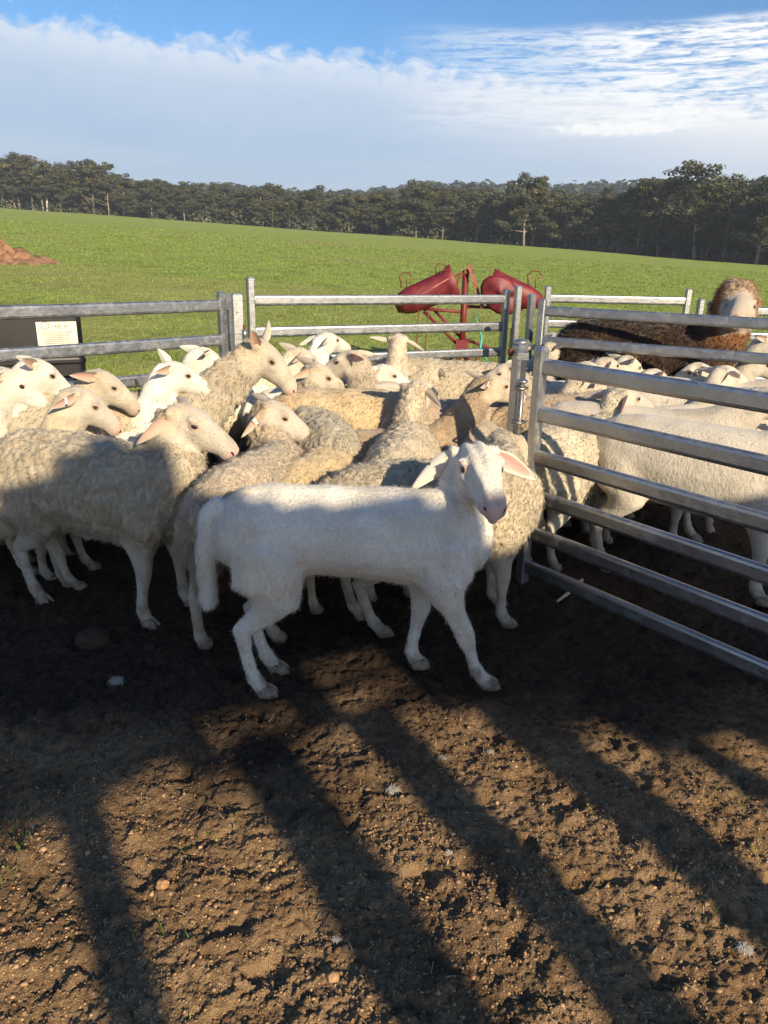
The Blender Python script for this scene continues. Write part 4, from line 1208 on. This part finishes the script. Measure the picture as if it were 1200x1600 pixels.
    d = d-n_*(d*n_).sum(1)[:, None]; d /= np.linalg.norm(d, axis=1)[:, None]+1e-6
    d = d+n_*lift
    d /= np.linalg.norm(d, axis=1)[:, None]
    sc_l = {0: 1, 1: 1.2, 2: 1.8}[lod]
    ln = ((.008+.007*wl*wv)*(.5+.8*g.random(cnt))*sc_l*P.get('hair', 1.0))[:, None]
    if tl > .2:
        tm = (V[vi][:, 0] < -.44) & (V[vi][:, 2] < .62)
        thighm = (V[vi][:, 0] < -.30) & (V[vi][:, 2] < .52) & (V[vi][:, 2] > .30)
        ln[tm] *= 2.0; ln[thighm] *= 1.7
    wd = (.0011+.0006*wl*wv)[:, None]*sc_l
    sdv = np.cross(d, n_); sdv /= np.linalg.norm(sdv, axis=1)[:, None]+1e-9
    base = base-n_*(.0004+.0015*wv*wl)[:, None]
    tip = base+d*ln
    mid = base+d*ln*.5+n_*ln*.10
    SV = np.stack([base-sdv*wd, base+sdv*wd, tip], 1); loops = np.arange(cnt*3); tot = np.full(cnt, 3)
    sc_c = colr[vi]*(.95+.25*g.random((cnt, 1)))*(1.28 if wl < .15 else 1.08)
    nv_ = SV.shape[1]
    me = bpy.data.meshes.new('fleece')
    me.vertices.add(cnt*nv_); me.vertices.foreach_set('co', SV.reshape(-1).astype(np.float32))
    me.loops.add(len(loops)); me.loops.foreach_set('vertex_index', loops.astype(np.int32))
    me.polygons.add(len(tot)); me.polygons.foreach_set('loop_start', np.concatenate([[0], np.cumsum(tot)[:-1]]).astype(np.int32)); me.polygons.foreach_set('loop_total', tot.astype(np.int32))
    me.polygons.foreach_set('use_smooth', np.ones(len(tot), bool))
    me.update(calc_edges=True)
    at_ = me.color_attributes.new('tint', 'FLOAT_COLOR', 'POINT'); a4 = np.ones((cnt*nv_, 4), np.float32); a4[:, :3] = np.repeat(np.clip(sc_c, 0, .92), nv_, 0); at_.data.foreach_set('color', a4.ravel())
    # shade each lock mostly like the coat it lies on
    nn = n_*.8+g.normal(size=(cnt, 3))*.10+clump*.25*wl
    ge = np.cross(sdv, d); ge *= np.sign((ge*n_).sum(1))[:, None]; nn = nn+ge*.35; nn /= np.linalg.norm(nn, axis=1)[:, None]
    me.normals_split_custom_set_from_vertices(np.repeat(nn, nv_, 0).astype(np.float32).tolist() if False else [tuple(v_) for v_ in np.repeat(nn, nv_, 0)])
    me.materials.append(MATS['strand'])
    fl = link('fleece', me, root); fl['kind'] = 'stuff'

    # face parts
    hl = P.get('ears', (0, 0))
    er = g.uniform(-8, 40, 2); sw = g.uniform(15, 42, 2)
    ea = P.get('ear', ((er[0], sw[0]), (er[1], sw[1])))      # droop, sweep back for left, right
    for sg, (droop, sweep) in ((1, ea[0]), (-1, ea[1])):
        b0 = hp(.005, .058*sg, .012)
        if P.get('hang'): pass
        dr = sd_*sg*math.cos(R(droop))*math.cos(R(sweep))-fd*math.sin(R(sweep))*math.cos(R(droop))-ud_*math.sin(R(droop)); dr /= np.linalg.norm(dr)
        fh_ = np.array([fd[0], fd[1], 0])/np.hypot(fd[0], fd[1]); inner = fh_*P.get('ear_f', .45)+np.array([0, 0, -.25])+P.get('ear_up', 0)*ud_+sd_*sg*P.get('ear_o', .8)
        if P.get('flipR') and sg < 0: inner = -inner; inner -= dr*(inner@dr); inner /= np.linalg.norm(inner)
        if P.get('ear_twist'): 
            tw2 = R(P['ear_twist'])*sg; inner = inner*math.cos(tw2)+np.cross(dr, inner)*math.sin(tw2)
        acr = np.cross(dr, inner)
        EL = P.get('ear_len', .158); m_, k_2 = 10, 7
        A = []; B_ = []
        for i in range(m_+1):
            f = i/m_; wd_ = .034*min(1, .60+1.4*f)*(max(0, 1-f**1.9))**.85+.0012
            if P.get('small_ear'): wd_ *= .8
            for j in range(k_2):
                v_ = j/(k_2-1)*2-1
                cup = .42*(1-f*.55)*wd_*(v_*v_)*1.6
                p_ = b0+dr*EL*f+acr*wd_*v_+inner*cup-ud_*.018*f*f
                A.append(p_); B_.append(p_-inner*(.0035*(1-.5*abs(v_))))
        Vv = np.array(A+B_); o_ = len(A); Ff = []
        for i in range(m_):
            for j in range(k_2-1):
                a = i*k_2+j; Ff.append((a, a+1, a+k_2+1, a+k_2)); Ff.append((o_+a, o_+a+k_2, o_+a+k_2+1, o_+a+1))
            for j in (0, k_2-1):
                a = i*k_2+j; Ff.append((a, a+k_2, o_+a+k_2, o_+a))
        for j in range(k_2-1): Ff.append((j, j+1, o_+j+1, o_+j)); a = m_*k_2+j; Ff.append((a, a+1, o_+a+1, o_+a))
        pinkc = np.array(P.get('pink', [.50, .31, .25])); outc = cf*.88 if not alp else np.array([.18, .10, .06])
        vv = np.abs(np.tile(np.linspace(-1, 1, k_2), m_+1)); ff_ = np.repeat(np.linspace(0, 1, m_+1), k_2)
        pk = (sstep(1.0, .45, vv)*sstep(1.0, .75, ff_))[:, None]
        pk = pk*(0.15 if alp else 1); cc_ = np.concatenate([outc*(1-pk)+pinkc*pk, np.tile(outc, (o_, 1))])
        if not alp or True:
            ear = link('ear', np_mesh('ear', Vv, Ff, [MATS['ear']], colors={'tint': cc_}), root)
        tg_ = P.get('tag')
        if tg_ and ((tg_ == 'L' and sg > 0) or (tg_ == 'R' and sg < 0)):
            G_ = Geo(); q = b0+dr*EL*.48-inner*.006*1
            mt = Matrix([tuple(dr), tuple(acr), tuple(inner)]).transposed()
            sg2 = P.get('tag_side', -1)
            q = b0+dr*EL*.48+inner*.010*sg2
            G_.box(tuple(q), (.016, .040, .003), mt)
            te = G_.build('ear_tag', MATS['tagw'], ear)
            G_ = Geo(); G_.ell(tuple(q-acr*.022+inner*.003*sg2), (.006, .006, .006), n=8, m=5); G_.build('tag_stud', MATS['tagb'], te, True)
            if lod == 0:
                G_ = Geo()
                for u_ in (-.004, 0, .004): G_.box(tuple(q+dr*u_+acr*.003+inner*.0022*sg2), (.0014, .024, .0006), mt)
                G_.build('tag_print', MATS['ink'], te)
        elif tg_ and lod < 2 and sg > 0 and tg_ == 'both': pass
    def snap(q, out, push=0.0):
        """move a face feature on to the finished skin"""
        q = np.array(q); d_ = V-q; k = np.argmin((d_**2).sum(1)+.6*np.clip(-(d_@out), 0, 1)**2)
        return q+out*((V[k]-q)@out+push)
    for sg in (-1, 1):
        G_ = Geo(); mt = Matrix([tuple(fd), tuple(sd_*sg), tuple(ud_)]).transposed()
        eo = sd_*sg*.94+fd*.22+ud_*.12; eo /= np.linalg.norm(eo)
        ec = snap(hp(.112, .055*sg, .020), eo, -.0045)
        G_.ell(tuple(ec), (.0145, .0110, .0115), mt, 12, 8)
        eye = G_.build('eye', MATS['eye'], root, True)
        if lod < 2:
            G_ = Geo(); e1 = fd-eo*(fd@eo); e1 /= np.linalg.norm(e1); e2 = np.cross(eo, e1)
            pts = [ec+e1*.0165*math.cos(a)+e2*.0115*math.sin(a)+eo*(.0050-.0035*abs(math.cos(a))) for a in np.linspace(0, 2*math.pi, 17)]
            G_.tube([tuple(p_) for p_ in pts], .0036, 6)
            G_.build('eyelid', MATS['lid'], eye, True)
            no = fd*.85+sd_*sg*.5+ud_*.1; no /= np.linalg.norm(no)
            nc_ = snap(hp(.285, .020*sg, -.012), no, .0005)
            G_ = Geo(); n1 = (sd_*sg*.55+ud_*.55-fd*.35); n1 -= no*(n1@no); n1 /= np.linalg.norm(n1); n2 = np.cross(no, n1)
            G_.ell(tuple(nc_), (.0135, .0048, .0030), Matrix([tuple(n1), tuple(n2), tuple(no)]).transposed(), 10, 6); G_.build('nostril', MATS['dark_skin'], root, True)
    if lod < 2:
        G_ = Geo(); pl = []
        for y_ in (-.034, -.028, -.018, -.008, 0, .008, .018, .028, .034):
            t_ = .292-.9*abs(y_)-7*y_*y_
            o_ = fd*(1-abs(y_)*22)+sd_*np.sign(y_)*abs(y_)*22; o_ /= np.linalg.norm(o_)
            pl.append(snap(hp(t_, y_*.6, -.044+abs(y_)*.15), o_, -.0004))
        G_.tube([tuple(p_) for p_ in pl], .0020, 5)
        sn_ = [snap(hp(.285, 0, -.020-k_*.006), fd, .0002) for k_ in range(4)]
        G_.tube([tuple(p_) for p_ in sn_], .0016, 5)
        G_.build('mouth', MATS['dark_skin'], root, True)
    # cloven hooves
    for i, f_ in enumerate(feet):
        G_ = Geo()
        for sg in (-1, 1):
            rot = Matrix.Rotation(R(5*sg), 3, 'Z')
            pr = [(-.034, .000), (-.018, .026), (.018, .026), (.044, .010), (.042, .001), (-.02, -.001)]
            Vt = []
            for z_, sc_, dx_ in ((.0, 1.0, .004), (.018, .92, .0), (.036, .72, -.010)):
                Vt += [rot @ Vector((x_*sc_+dx_, y_*sg*sc_, z_))+Vector((f_[0]+.004, f_[1]+.003*sg, 0)) for x_, y_ in pr]
            nn_ = 6
            Fh = [(a*nn_+k, a*nn_+(k+1) % nn_, (a+1)*nn_+(k+1) % nn_, (a+1)*nn_+k) for a in range(2) for k in range(nn_)]+[tuple(range(nn_))[::-1], tuple(range(12, 18))]
            G_.add(Vt, Fh)
        if lod < 2: G_.build('hoof', MATS['hoof'], root, True)
    return root
MATS['lid'] = simple('pinkish_eyelid', (.27, .20, .15), (.38, .30, .23), 80, .7)
#FLOCK-BEGIN
FLOCK = [
 ('ram', (-0.085,2.440), 86, 1.06, (0.397,0.029,0.920), 173, 13, 0.00, 'white', 'short-haired white ram standing side-on in front of the flock, looking at the camera'),
 ('E1', (-1.200,3.000), 108, 1.06, (0.352,0.105,0.929), 104, 26, 0.75, 'cream', 'shaggy cream ewe at the left, head turned right, standing behind the clod of dung'),
 ('E2', (-0.540,2.970), 14, 1.00, (0.422,0.101,0.879), 84, 32, 0.90, 'cream', "woolly ewe seen from behind, just left of the white ram's rump, looking right"),
 ('W1', (0.220,2.920), 76, 1.00, (0.451,0.324,0.750), 70, 15, 0.90, 'cream', "woolly ewe half hidden behind the white ram's head, front legs by the gate"),
 ('E7', (0.086,3.393), 8, 1.00, (0.400,0.000,0.902), 25, 10, 0.90, 'cream', 'woolly ewe facing straight away in the middle of the mob'),
 ('E4', (-0.360,3.720), -18, 1.00, (0.402,-0.101,0.913), 85, 34, 1.00, 'grey', 'curly grey-cream ewe with her dark rump to the camera, left of the golden flank'),
 ('E5', (-1.379,3.674), 75, 1.08, (0.778,0.000,1.042), 95, 46, 0.85, 'grey', 'tall ewe holding her head highest of the left-hand sheep, ears pricked back'),
 ('E6', (-0.152,3.982), 78, 1.05, (0.693,0.000,0.550), 95, 50, 0.80, 'gold', 'golden-flanked ewe side-on behind the ewe that faces straight away'),
 ('E10', (-0.410,4.436), 60, 0.90, (0.450,-0.000,0.758), 88, 28, 0.30, 'white', 'ewe with a pale blue-grey head pointing right and a dark eye, above the golden flank'),
 ('E8', (0.031,3.678), 65, 0.90, (0.558,-0.000,0.905), 75, 20, 0.50, 'brown', 'tan ewe with a long outstretched neck beside the pink rump'),
 ('E9', (0.432,4.053), 62, 1.00, (0.660,0.000,0.600), 60, 50, 0.25, 'pink', 'short-haired pinkish ewe with her rump and dark tail slit to the camera'),
 ('E16', (0.343,4.978), 92, 1.00, (0.660,0.000,0.600), 92, 50, 1.00, 'cream', 'fluffy curly-backed ewe side-on in front of the middle panel'),
 ('E27', (1.208,4.656), -80, 0.90, (0.450,-0.000,0.812), 262, 25, 0.40, 'cream', 'ewe facing left with one black eye showing, beside the gate hinge post'),
 ('E11', (0.221,3.976), -70, 0.90, (0.450,0.000,0.970), 280, 28, 0.60, 'cream', 'ewe facing left with one dark open ear, right of the grey head'),
 ('E12', (0.026,4.460), 5, 0.90, (0.450,-0.000,0.927), 5, 8, 0.70, 'cream', 'ewe with ears held flat out sideways in front of the middle panel, seen from behind'),
 ('E13', (-0.657,4.684), 30, 0.90, (0.450,-0.000,0.864), 50, 15, 0.50, 'white', 'ewe looking away to the right, hindmost in front of the middle panel'),
 ('E14', (-0.991,4.508), 70, 0.90, (0.495,-0.000,0.818), 62, 40, 0.50, 'cream', "ewe showing only the top of her head behind the tall ewe's nose"),
 ('E17', (-0.037,4.551), 40, 0.90, (0.495,0.000,0.729), 30, 30, 1.00, 'cream', 'curly-backed ewe with her head down between the middle panel and the mob'),
 ('E18', (-1.476,4.068), 75, 0.90, (0.495,-0.000,0.906), 62, 46, 0.40, 'white', 'white-faced ewe by the hinge post of the left panel'),
 ('E19', (-1.484,3.445), 60, 0.90, (0.495,-0.000,0.975), 70, 30, 0.40, 'white', 'ewe with her left ear cocked up against the grass under the left rail'),
 ('E20', (-1.796,3.322), 70, 0.90, (0.495,0.000,0.963), 76, 40, 0.60, 'grey', 'speckled ewe with a dark hollow ear to the right of the black tank'),
 ('E21', (-2.136,3.437), 75, 0.90, (0.495,0.000,0.986), 60, 42, 0.40, 'white', 'white-headed ewe in front of the black tank'),
 ('E22', (-1.777,3.031), 60, 0.90, (0.495,-0.000,0.932), 68, 42, 0.40, 'cream', "ewe with a white-tagged ear, directly behind the shaggy ewe's back"),
 ('E23', (-2.246,3.388), 80, 0.90, (0.495,-0.000,0.953), 70, 40, 0.50, 'white', 'ewe cut by the left edge of the picture, upper of the two'),
 ('E24', (-2.167,3.422), 70, 0.90, (0.405,0.000,0.877), 58, 48, 0.50, 'cream', 'ewe with a yellow-stained poll at the left edge, neck in full sun'),
 ('E26', (-0.750,4.550), 60, 1.00, (0.104,0.320,0.711), 70, 30, 0.60, 'cream', "ewe behind the tall ewe's throat"),
 ('E3', (-0.260,3.300), 20, 0.92, (0.607,0.000,0.550), 20, 50, 1.00, 'gold', 'small golden fluffy rump between the two ewes behind the white ram'),
 ('R1', (0.980,3.697), 42, 1.00, (0.400,0.000,0.852), 65, 15, 1.00, 'cream', 'tight-curled woolly ewe just inside the gate, neck raised'),
 ('R2', (1.500,3.400), 121, 1.12, (0.739,0.000,0.900), 121, 20, 0.05, 'bare', 'big clean white ewe standing along the inside of the gate'),
 ('R3', (1.319,3.938), 105, 1.05, (0.630,-0.000,0.901), 80, 20, 0.05, 'bare', 'white ewe with a raised neck at the right edge, behind the big clean one'),
 ('R4', (1.597,4.095), 100, 0.95, (0.627,0.000,0.600), 80, 20, 1.00, 'cream', 'woolly-backed ewe between two smooth white ones in the right pen'),
 ('R5', (1.966,4.766), 105, 1.05, (0.693,0.000,0.750), 80, 20, 0.10, 'bare', 'smooth pinkish-white ewe below the third rail of the right pen'),
 ('R6', (1.696,4.431), 60, 0.90, (0.450,-0.000,0.869), 70, 20, 0.10, 'bare', 'ewe with a grey-white head and ears straight out, in front of the alpaca'),
 ('R7', (2.450,5.000), -75, 0.90, (0.354,-0.085,0.821), 270, 30, 0.20, 'white', "ewe with a black spot beside the eye, under the alpaca's chest"),
 ('R8', (1.257,4.895), 60, 0.90, (0.450,-0.000,0.814), 70, 38, 0.10, 'bare', "ewe with her face sloping down to the right, under the alpaca's belly"),
 ('R9', (1.131,4.589), 40, 0.90, (0.450,-0.000,0.840), 60, 20, 0.60, 'cream', "curly-topped ewe head just above the gate's top rail"),
 ('R10', (0.878,4.269), 45, 0.90, (0.450,0.000,0.867), 60, 15, 0.40, 'cream', "ewe with a bare pale throat behind the gate's top rail"),
 ('R11', (1.025,5.042), 20, 0.90, (0.450,0.000,0.848), 60, 25, 0.40, 'cream', "ewe with her poll just above the gate's corner cap"),
 ('R13', (1.230,6.059), 30, 0.90, (0.450,-0.000,0.802), 80, 25, 0.60, 'white', 'ewe at the tail end of the alpaca'),
 ('R12', (2.214,5.532), 110, 0.90, (0.450,0.000,0.826), 100, 30, 0.10, 'bare', "ewe at the right edge beside the alpaca's chest, top of head showing"),
 ('R14', (2.707,6.434), 110, 0.90, (0.450,0.000,0.876), 110, 30, 0.10, 'bare', 'ewe with a pink ear at the far right edge'),
 ('R15', (1.380,5.017), 80, 0.90, (0.450,0.000,0.734), 60, 30, 0.10, 'bare', 'ewe showing a pale rounded poll under the alpaca'),
 ('R16', (1.006,4.219), 60, 1.00, (0.660,0.000,0.600), 85, 30, 1.00, 'brown', 'brownish woolly ewe behind the gate latch post'),
]
#FLOCK-END
POSE = {
 'ram': dict(head_scale=1.07, legs=[(.03, -.03), (.00, -.01), (-.09, -.015), (.15, .02)], tail=.32, folds=True, ear=((27, 2), (40, 0)), ear_len=.185, ear_f=.9, ear_o=0, ear_up=.35, flipR=True, pink=[.66, .27, .24], tag='R', tag_side=1, strands=110000, hair=1.15,
             torso=[(-.462, .575, .055, .05), (-.44, .570, .110, .09), (-.38, .562, .150, .122), (-.27, .560, .160, .138), (-.14, .562, .148, .140), (.0, .552, .152, .145),
         (.14, .538, .164, .142), (.25, .528, .175, .130), (.33, .535, .165, .108), (.40, .545, .125, .082), (.44, .55, .065, .045)],
         neck=((.105, .140), (.088, .118), (.070, .094), (.060, .078), (.055, .068))),
 'E1': dict(legs=[(.02, 0), (.03, 0), (.0, .02), (-.06, -.02)], ear=((2, 40), (48, 25)), tag='R', tag_side=-1, shaggy=True),
 'E2': dict(legs=[(-.04, 0), (.10, -.10), (0, 0), (0, 0)], ear=((0, 30), (60, 20)), tag='R', tag_side=1, tail=.26),
 'W1': dict(ear=((8, 5), (38, 5)), legs=[(.02, 0), (.08, 0), (.04, 0), (0, -.02)]),
 'E5': dict(ear=((-42, 35), (-35, 25)), shaggy=True),
 'E7': dict(ear=((-5, 20), (20, 30))),
 'E9': dict(slit=True),
 'E12': dict(ear=((-12, 5), (22, 5))),
 'E19': dict(ear=((-25, 35), (10, 30))),
 'E22': dict(ear=((18, 20), (35, 30)), tag='R', tag_side=1),
 'E8': dict(ear=((-8, 30), (10, 40)), tag='R', tag_side=1),
 'R6': dict(ear=((5, 10), (5, 10))),
 'R7': dict(spot=(.07, .055, -.0, .028)),
 'E10': dict(ear=((30, 30), (30, 35)), tag='R', tag_side=1),
}
LOD0 = {'ram', 'E1', 'E2', 'W1', 'E7'}
LOD1 = {'E4', 'E5', 'E6', 'E8', 'E9', 'E10', 'E11', 'E12', 'E22', 'E20', 'E24', 'E21', 'E3', 'R1', 'R2', 'R3', 'E27', 'E16', 'E18', 'E19', 'R6', 'R8'}
for (key, c_, hd, s_, poll_, fa_, fp_, wl_, tn_, lb_) in FLOCK:
    lod = 0 if key in LOD0 else 1 if key in LOD1 else 2
    r_ = build_animal('ram' if key == 'ram' else 'sheep', c_, hd, s_, poll_, fa_, fp_, wl_, tn_, lod, POSE.get(key))
    tag(r_, lb_, 'sheep', 'sheep penned in the yards')

# alpaca standing in the right-hand pen
al = build_animal('alpaca', (1.86, 5.50), 97, 1.24, (.625, -.02, 1.215), 209, 4, 1.0, 'cream', 1, dict(alpaca=True, spot=(.300, 0, -.012, .024), leg_h=1.0, shaggy=False, strands=60000, hair=1.5, head_scale=1.2,
     torso=[(-.50, .60, .09, .08), (-.46, .60, .16, .13), (-.38, .59, .21, .17), (-.22, .585, .225, .19), (0, .58, .225, .20), (.2, .59, .22, .18), (.32, .60, .20, .15), (.38, .60, .14, .11)],
     neck=((.16, .18), (.14, .155), (.115, .125), (.100, .105), (.085, .09)), ear=((-62, 60), (-62, 60)), ear_len=.07, tail=.2,
     extra=[[((.46, 0, .77), .06, .06), ((.465, 0, .83), .115, .115), ((.465, .0, .91), .125, .125), ((.475, .0, .99), .112, .105), ((.485, 0, 1.035), .08, .08), ((.485, 0, 1.05), .03, .03)]]))
tag(al, 'brown alpaca with russet neck and pale woolly face, standing among the sheep', 'alpaca')

# ------------------------------------------------------------------ small things on the dirt
def tuft(x, y, r_, n, seed, label):
    g = np.random.default_rng(seed)
    z = float(surf_z(np.array([x]), np.array([y]))[0])
    V = []; F = []
    for i in range(n*3):
        a = g.random()*6.28; e = g.random()**1.5*.9
        d = np.array([math.cos(a)*math.cos(e), math.sin(a)*math.cos(e), math.sin(e)*.6])
        c0 = np.array([g.normal()*r_*.25, g.normal()*r_*.2, .003+.2*r_*g.random()]); L_ = r_*(.3+g.random()*.6); sd2 = np.cross(d, [0, 0, 1.0]); sd2 /= np.linalg.norm(sd2)+1e-6
        bend = np.array([0, 0, -L_*.35]); w_ = .0009
        b_ = len(V); V += [c0-sd2*w_, c0+sd2*w_, c0+d*L_*.6+sd2*w_, c0+d*L_*.6-sd2*w_, c0+d*L_+bend]
        F += [(b_, b_+1, b_+2, b_+3), (b_+3, b_+2, b_+4)]
    cc = np.tile(np.array([.50, .455, .38]), (len(V), 1))*(.7+.5*g.random((len(V), 1)))
    o = link('wool_tuft', np_mesh('wool_tuft', np.array(V), F, [MATS['clod']], colors={'tint': cc}), None, (x, y, z+.004))
    return tag(o, label, 'wool tuft', 'wool tufts dropped on the dirt')
T_ = [(.045, 1.82, .034, 90, 'brightest wool tuft, clawed like a paw, near the middle of the dirt'), (.855, 1.30, .030, 110, 'fluffy wool tuft near the lower right corner'),
      (.20, 1.98, .020, 40, 'small upright wool tuft just above and right of the clawed one'), (.36, 2.02, .018, 40, 'small round wool tuft in the sunlit strip above the right-hand shadow'),
      (.19, 1.56, .018, 30, 'small wool tuft low in the middle sunlit strip'), (-.99, 1.36, .028, 60, 'pale wool tuft near the left edge of the dirt'), (-.09, 1.30, .02, 30, 'tiny wool tuft at the bottom between two shadows'),
      (-.97, 2.37, .045, 90, 'flat greyish wool tuft in the shade below the dark clod'), (.88, 1.05, .02, 40, 'white wisp of wool at the bottom right corner')]
for i, (x, y, r_, n, lb) in enumerate(T_): tuft(x, y, r_*.75, n, 100+i, lb)
def lump(x, y, r_, label, colr, name='dirt_clod', flat=.7, seed=1):
    iv_, if2 = ico()
    me = np_mesh('t', iv_, if2); ob = bpy.data.objects.new('t', me); C.objects.link(ob)
    sb = ob.modifiers.new('s', 'SUBSURF'); sb.subdivision_type = 'SIMPLE'; sb.levels = 3
    em = ob.evaluated_get(bpy.context.evaluated_depsgraph_get()).to_mesh()
    co = np.empty(len(em.vertices)*3, np.float32); em.vertices.foreach_get('co', co); co = co.reshape(-1, 3).astype(float)
    fs = [tuple(p.vertices) for p in em.polygons]
    bpy.data.objects.remove(ob)
    co /= np.linalg.norm(co, axis=1)[:, None]
    co = co*(1+.16*fbm(co*1.6+seed, 3)+.05*fbm(co*7+seed, 2))[:, None]*r_*np.array([1, .9, flat])
    cc = np.array(colr)*(1+.4*fbm(co*60, 2))[:, None]
    z = float(surf_z(np.array([x]), np.array([y]))[0])
    o = link(name, np_mesh(name, co, fs, [MATS['clod']], colors={'tint': np.clip(cc, .004, 1)}), None, (x, y, z+r_*flat*.45))
    return tag(o, label, 'clod')
lump(-1.16, 2.66, .068, 'round dark clod of dung on the dirt at the left', (.05, .034, .024), seed=2)
lump(-.92, 2.62, .026, 'small dark lump just behind the shaggy ewe\'s front hoof', (.035, .025, .02), seed=3)
lump(-1.02, 1.44, .016, 'orange-brown stone near the left edge', (.34, .19, .09), 'stone', .8, 5)
lump(-.09, 1.21, .014, 'tan stone at the bottom centre-left in the sun', (.32, .2, .11), 'stone', .8, 6)
lump(.0, 1.40, .016, 'brown stone inside the middle post shadow', (.16, .1, .06), 'stone', .8, 7)
lump(-.53, 1.44, .017, 'reddish clod in the middle of the left sunlit strip', (.28, .16, .08), 'stone', .75, 8)
sx1, sy1 = .80, 3.08
o = Geo().tube([(.80, 3.08, .03), (.88, 3.17, .04), (.955, 3.26, .06)], [.006, .010, .009], 6).build('stick', MATS['stick'], None, True)
tag(o, 'pale dry stick leaning on the ground just inside the bottom rail of the gate', 'stick')
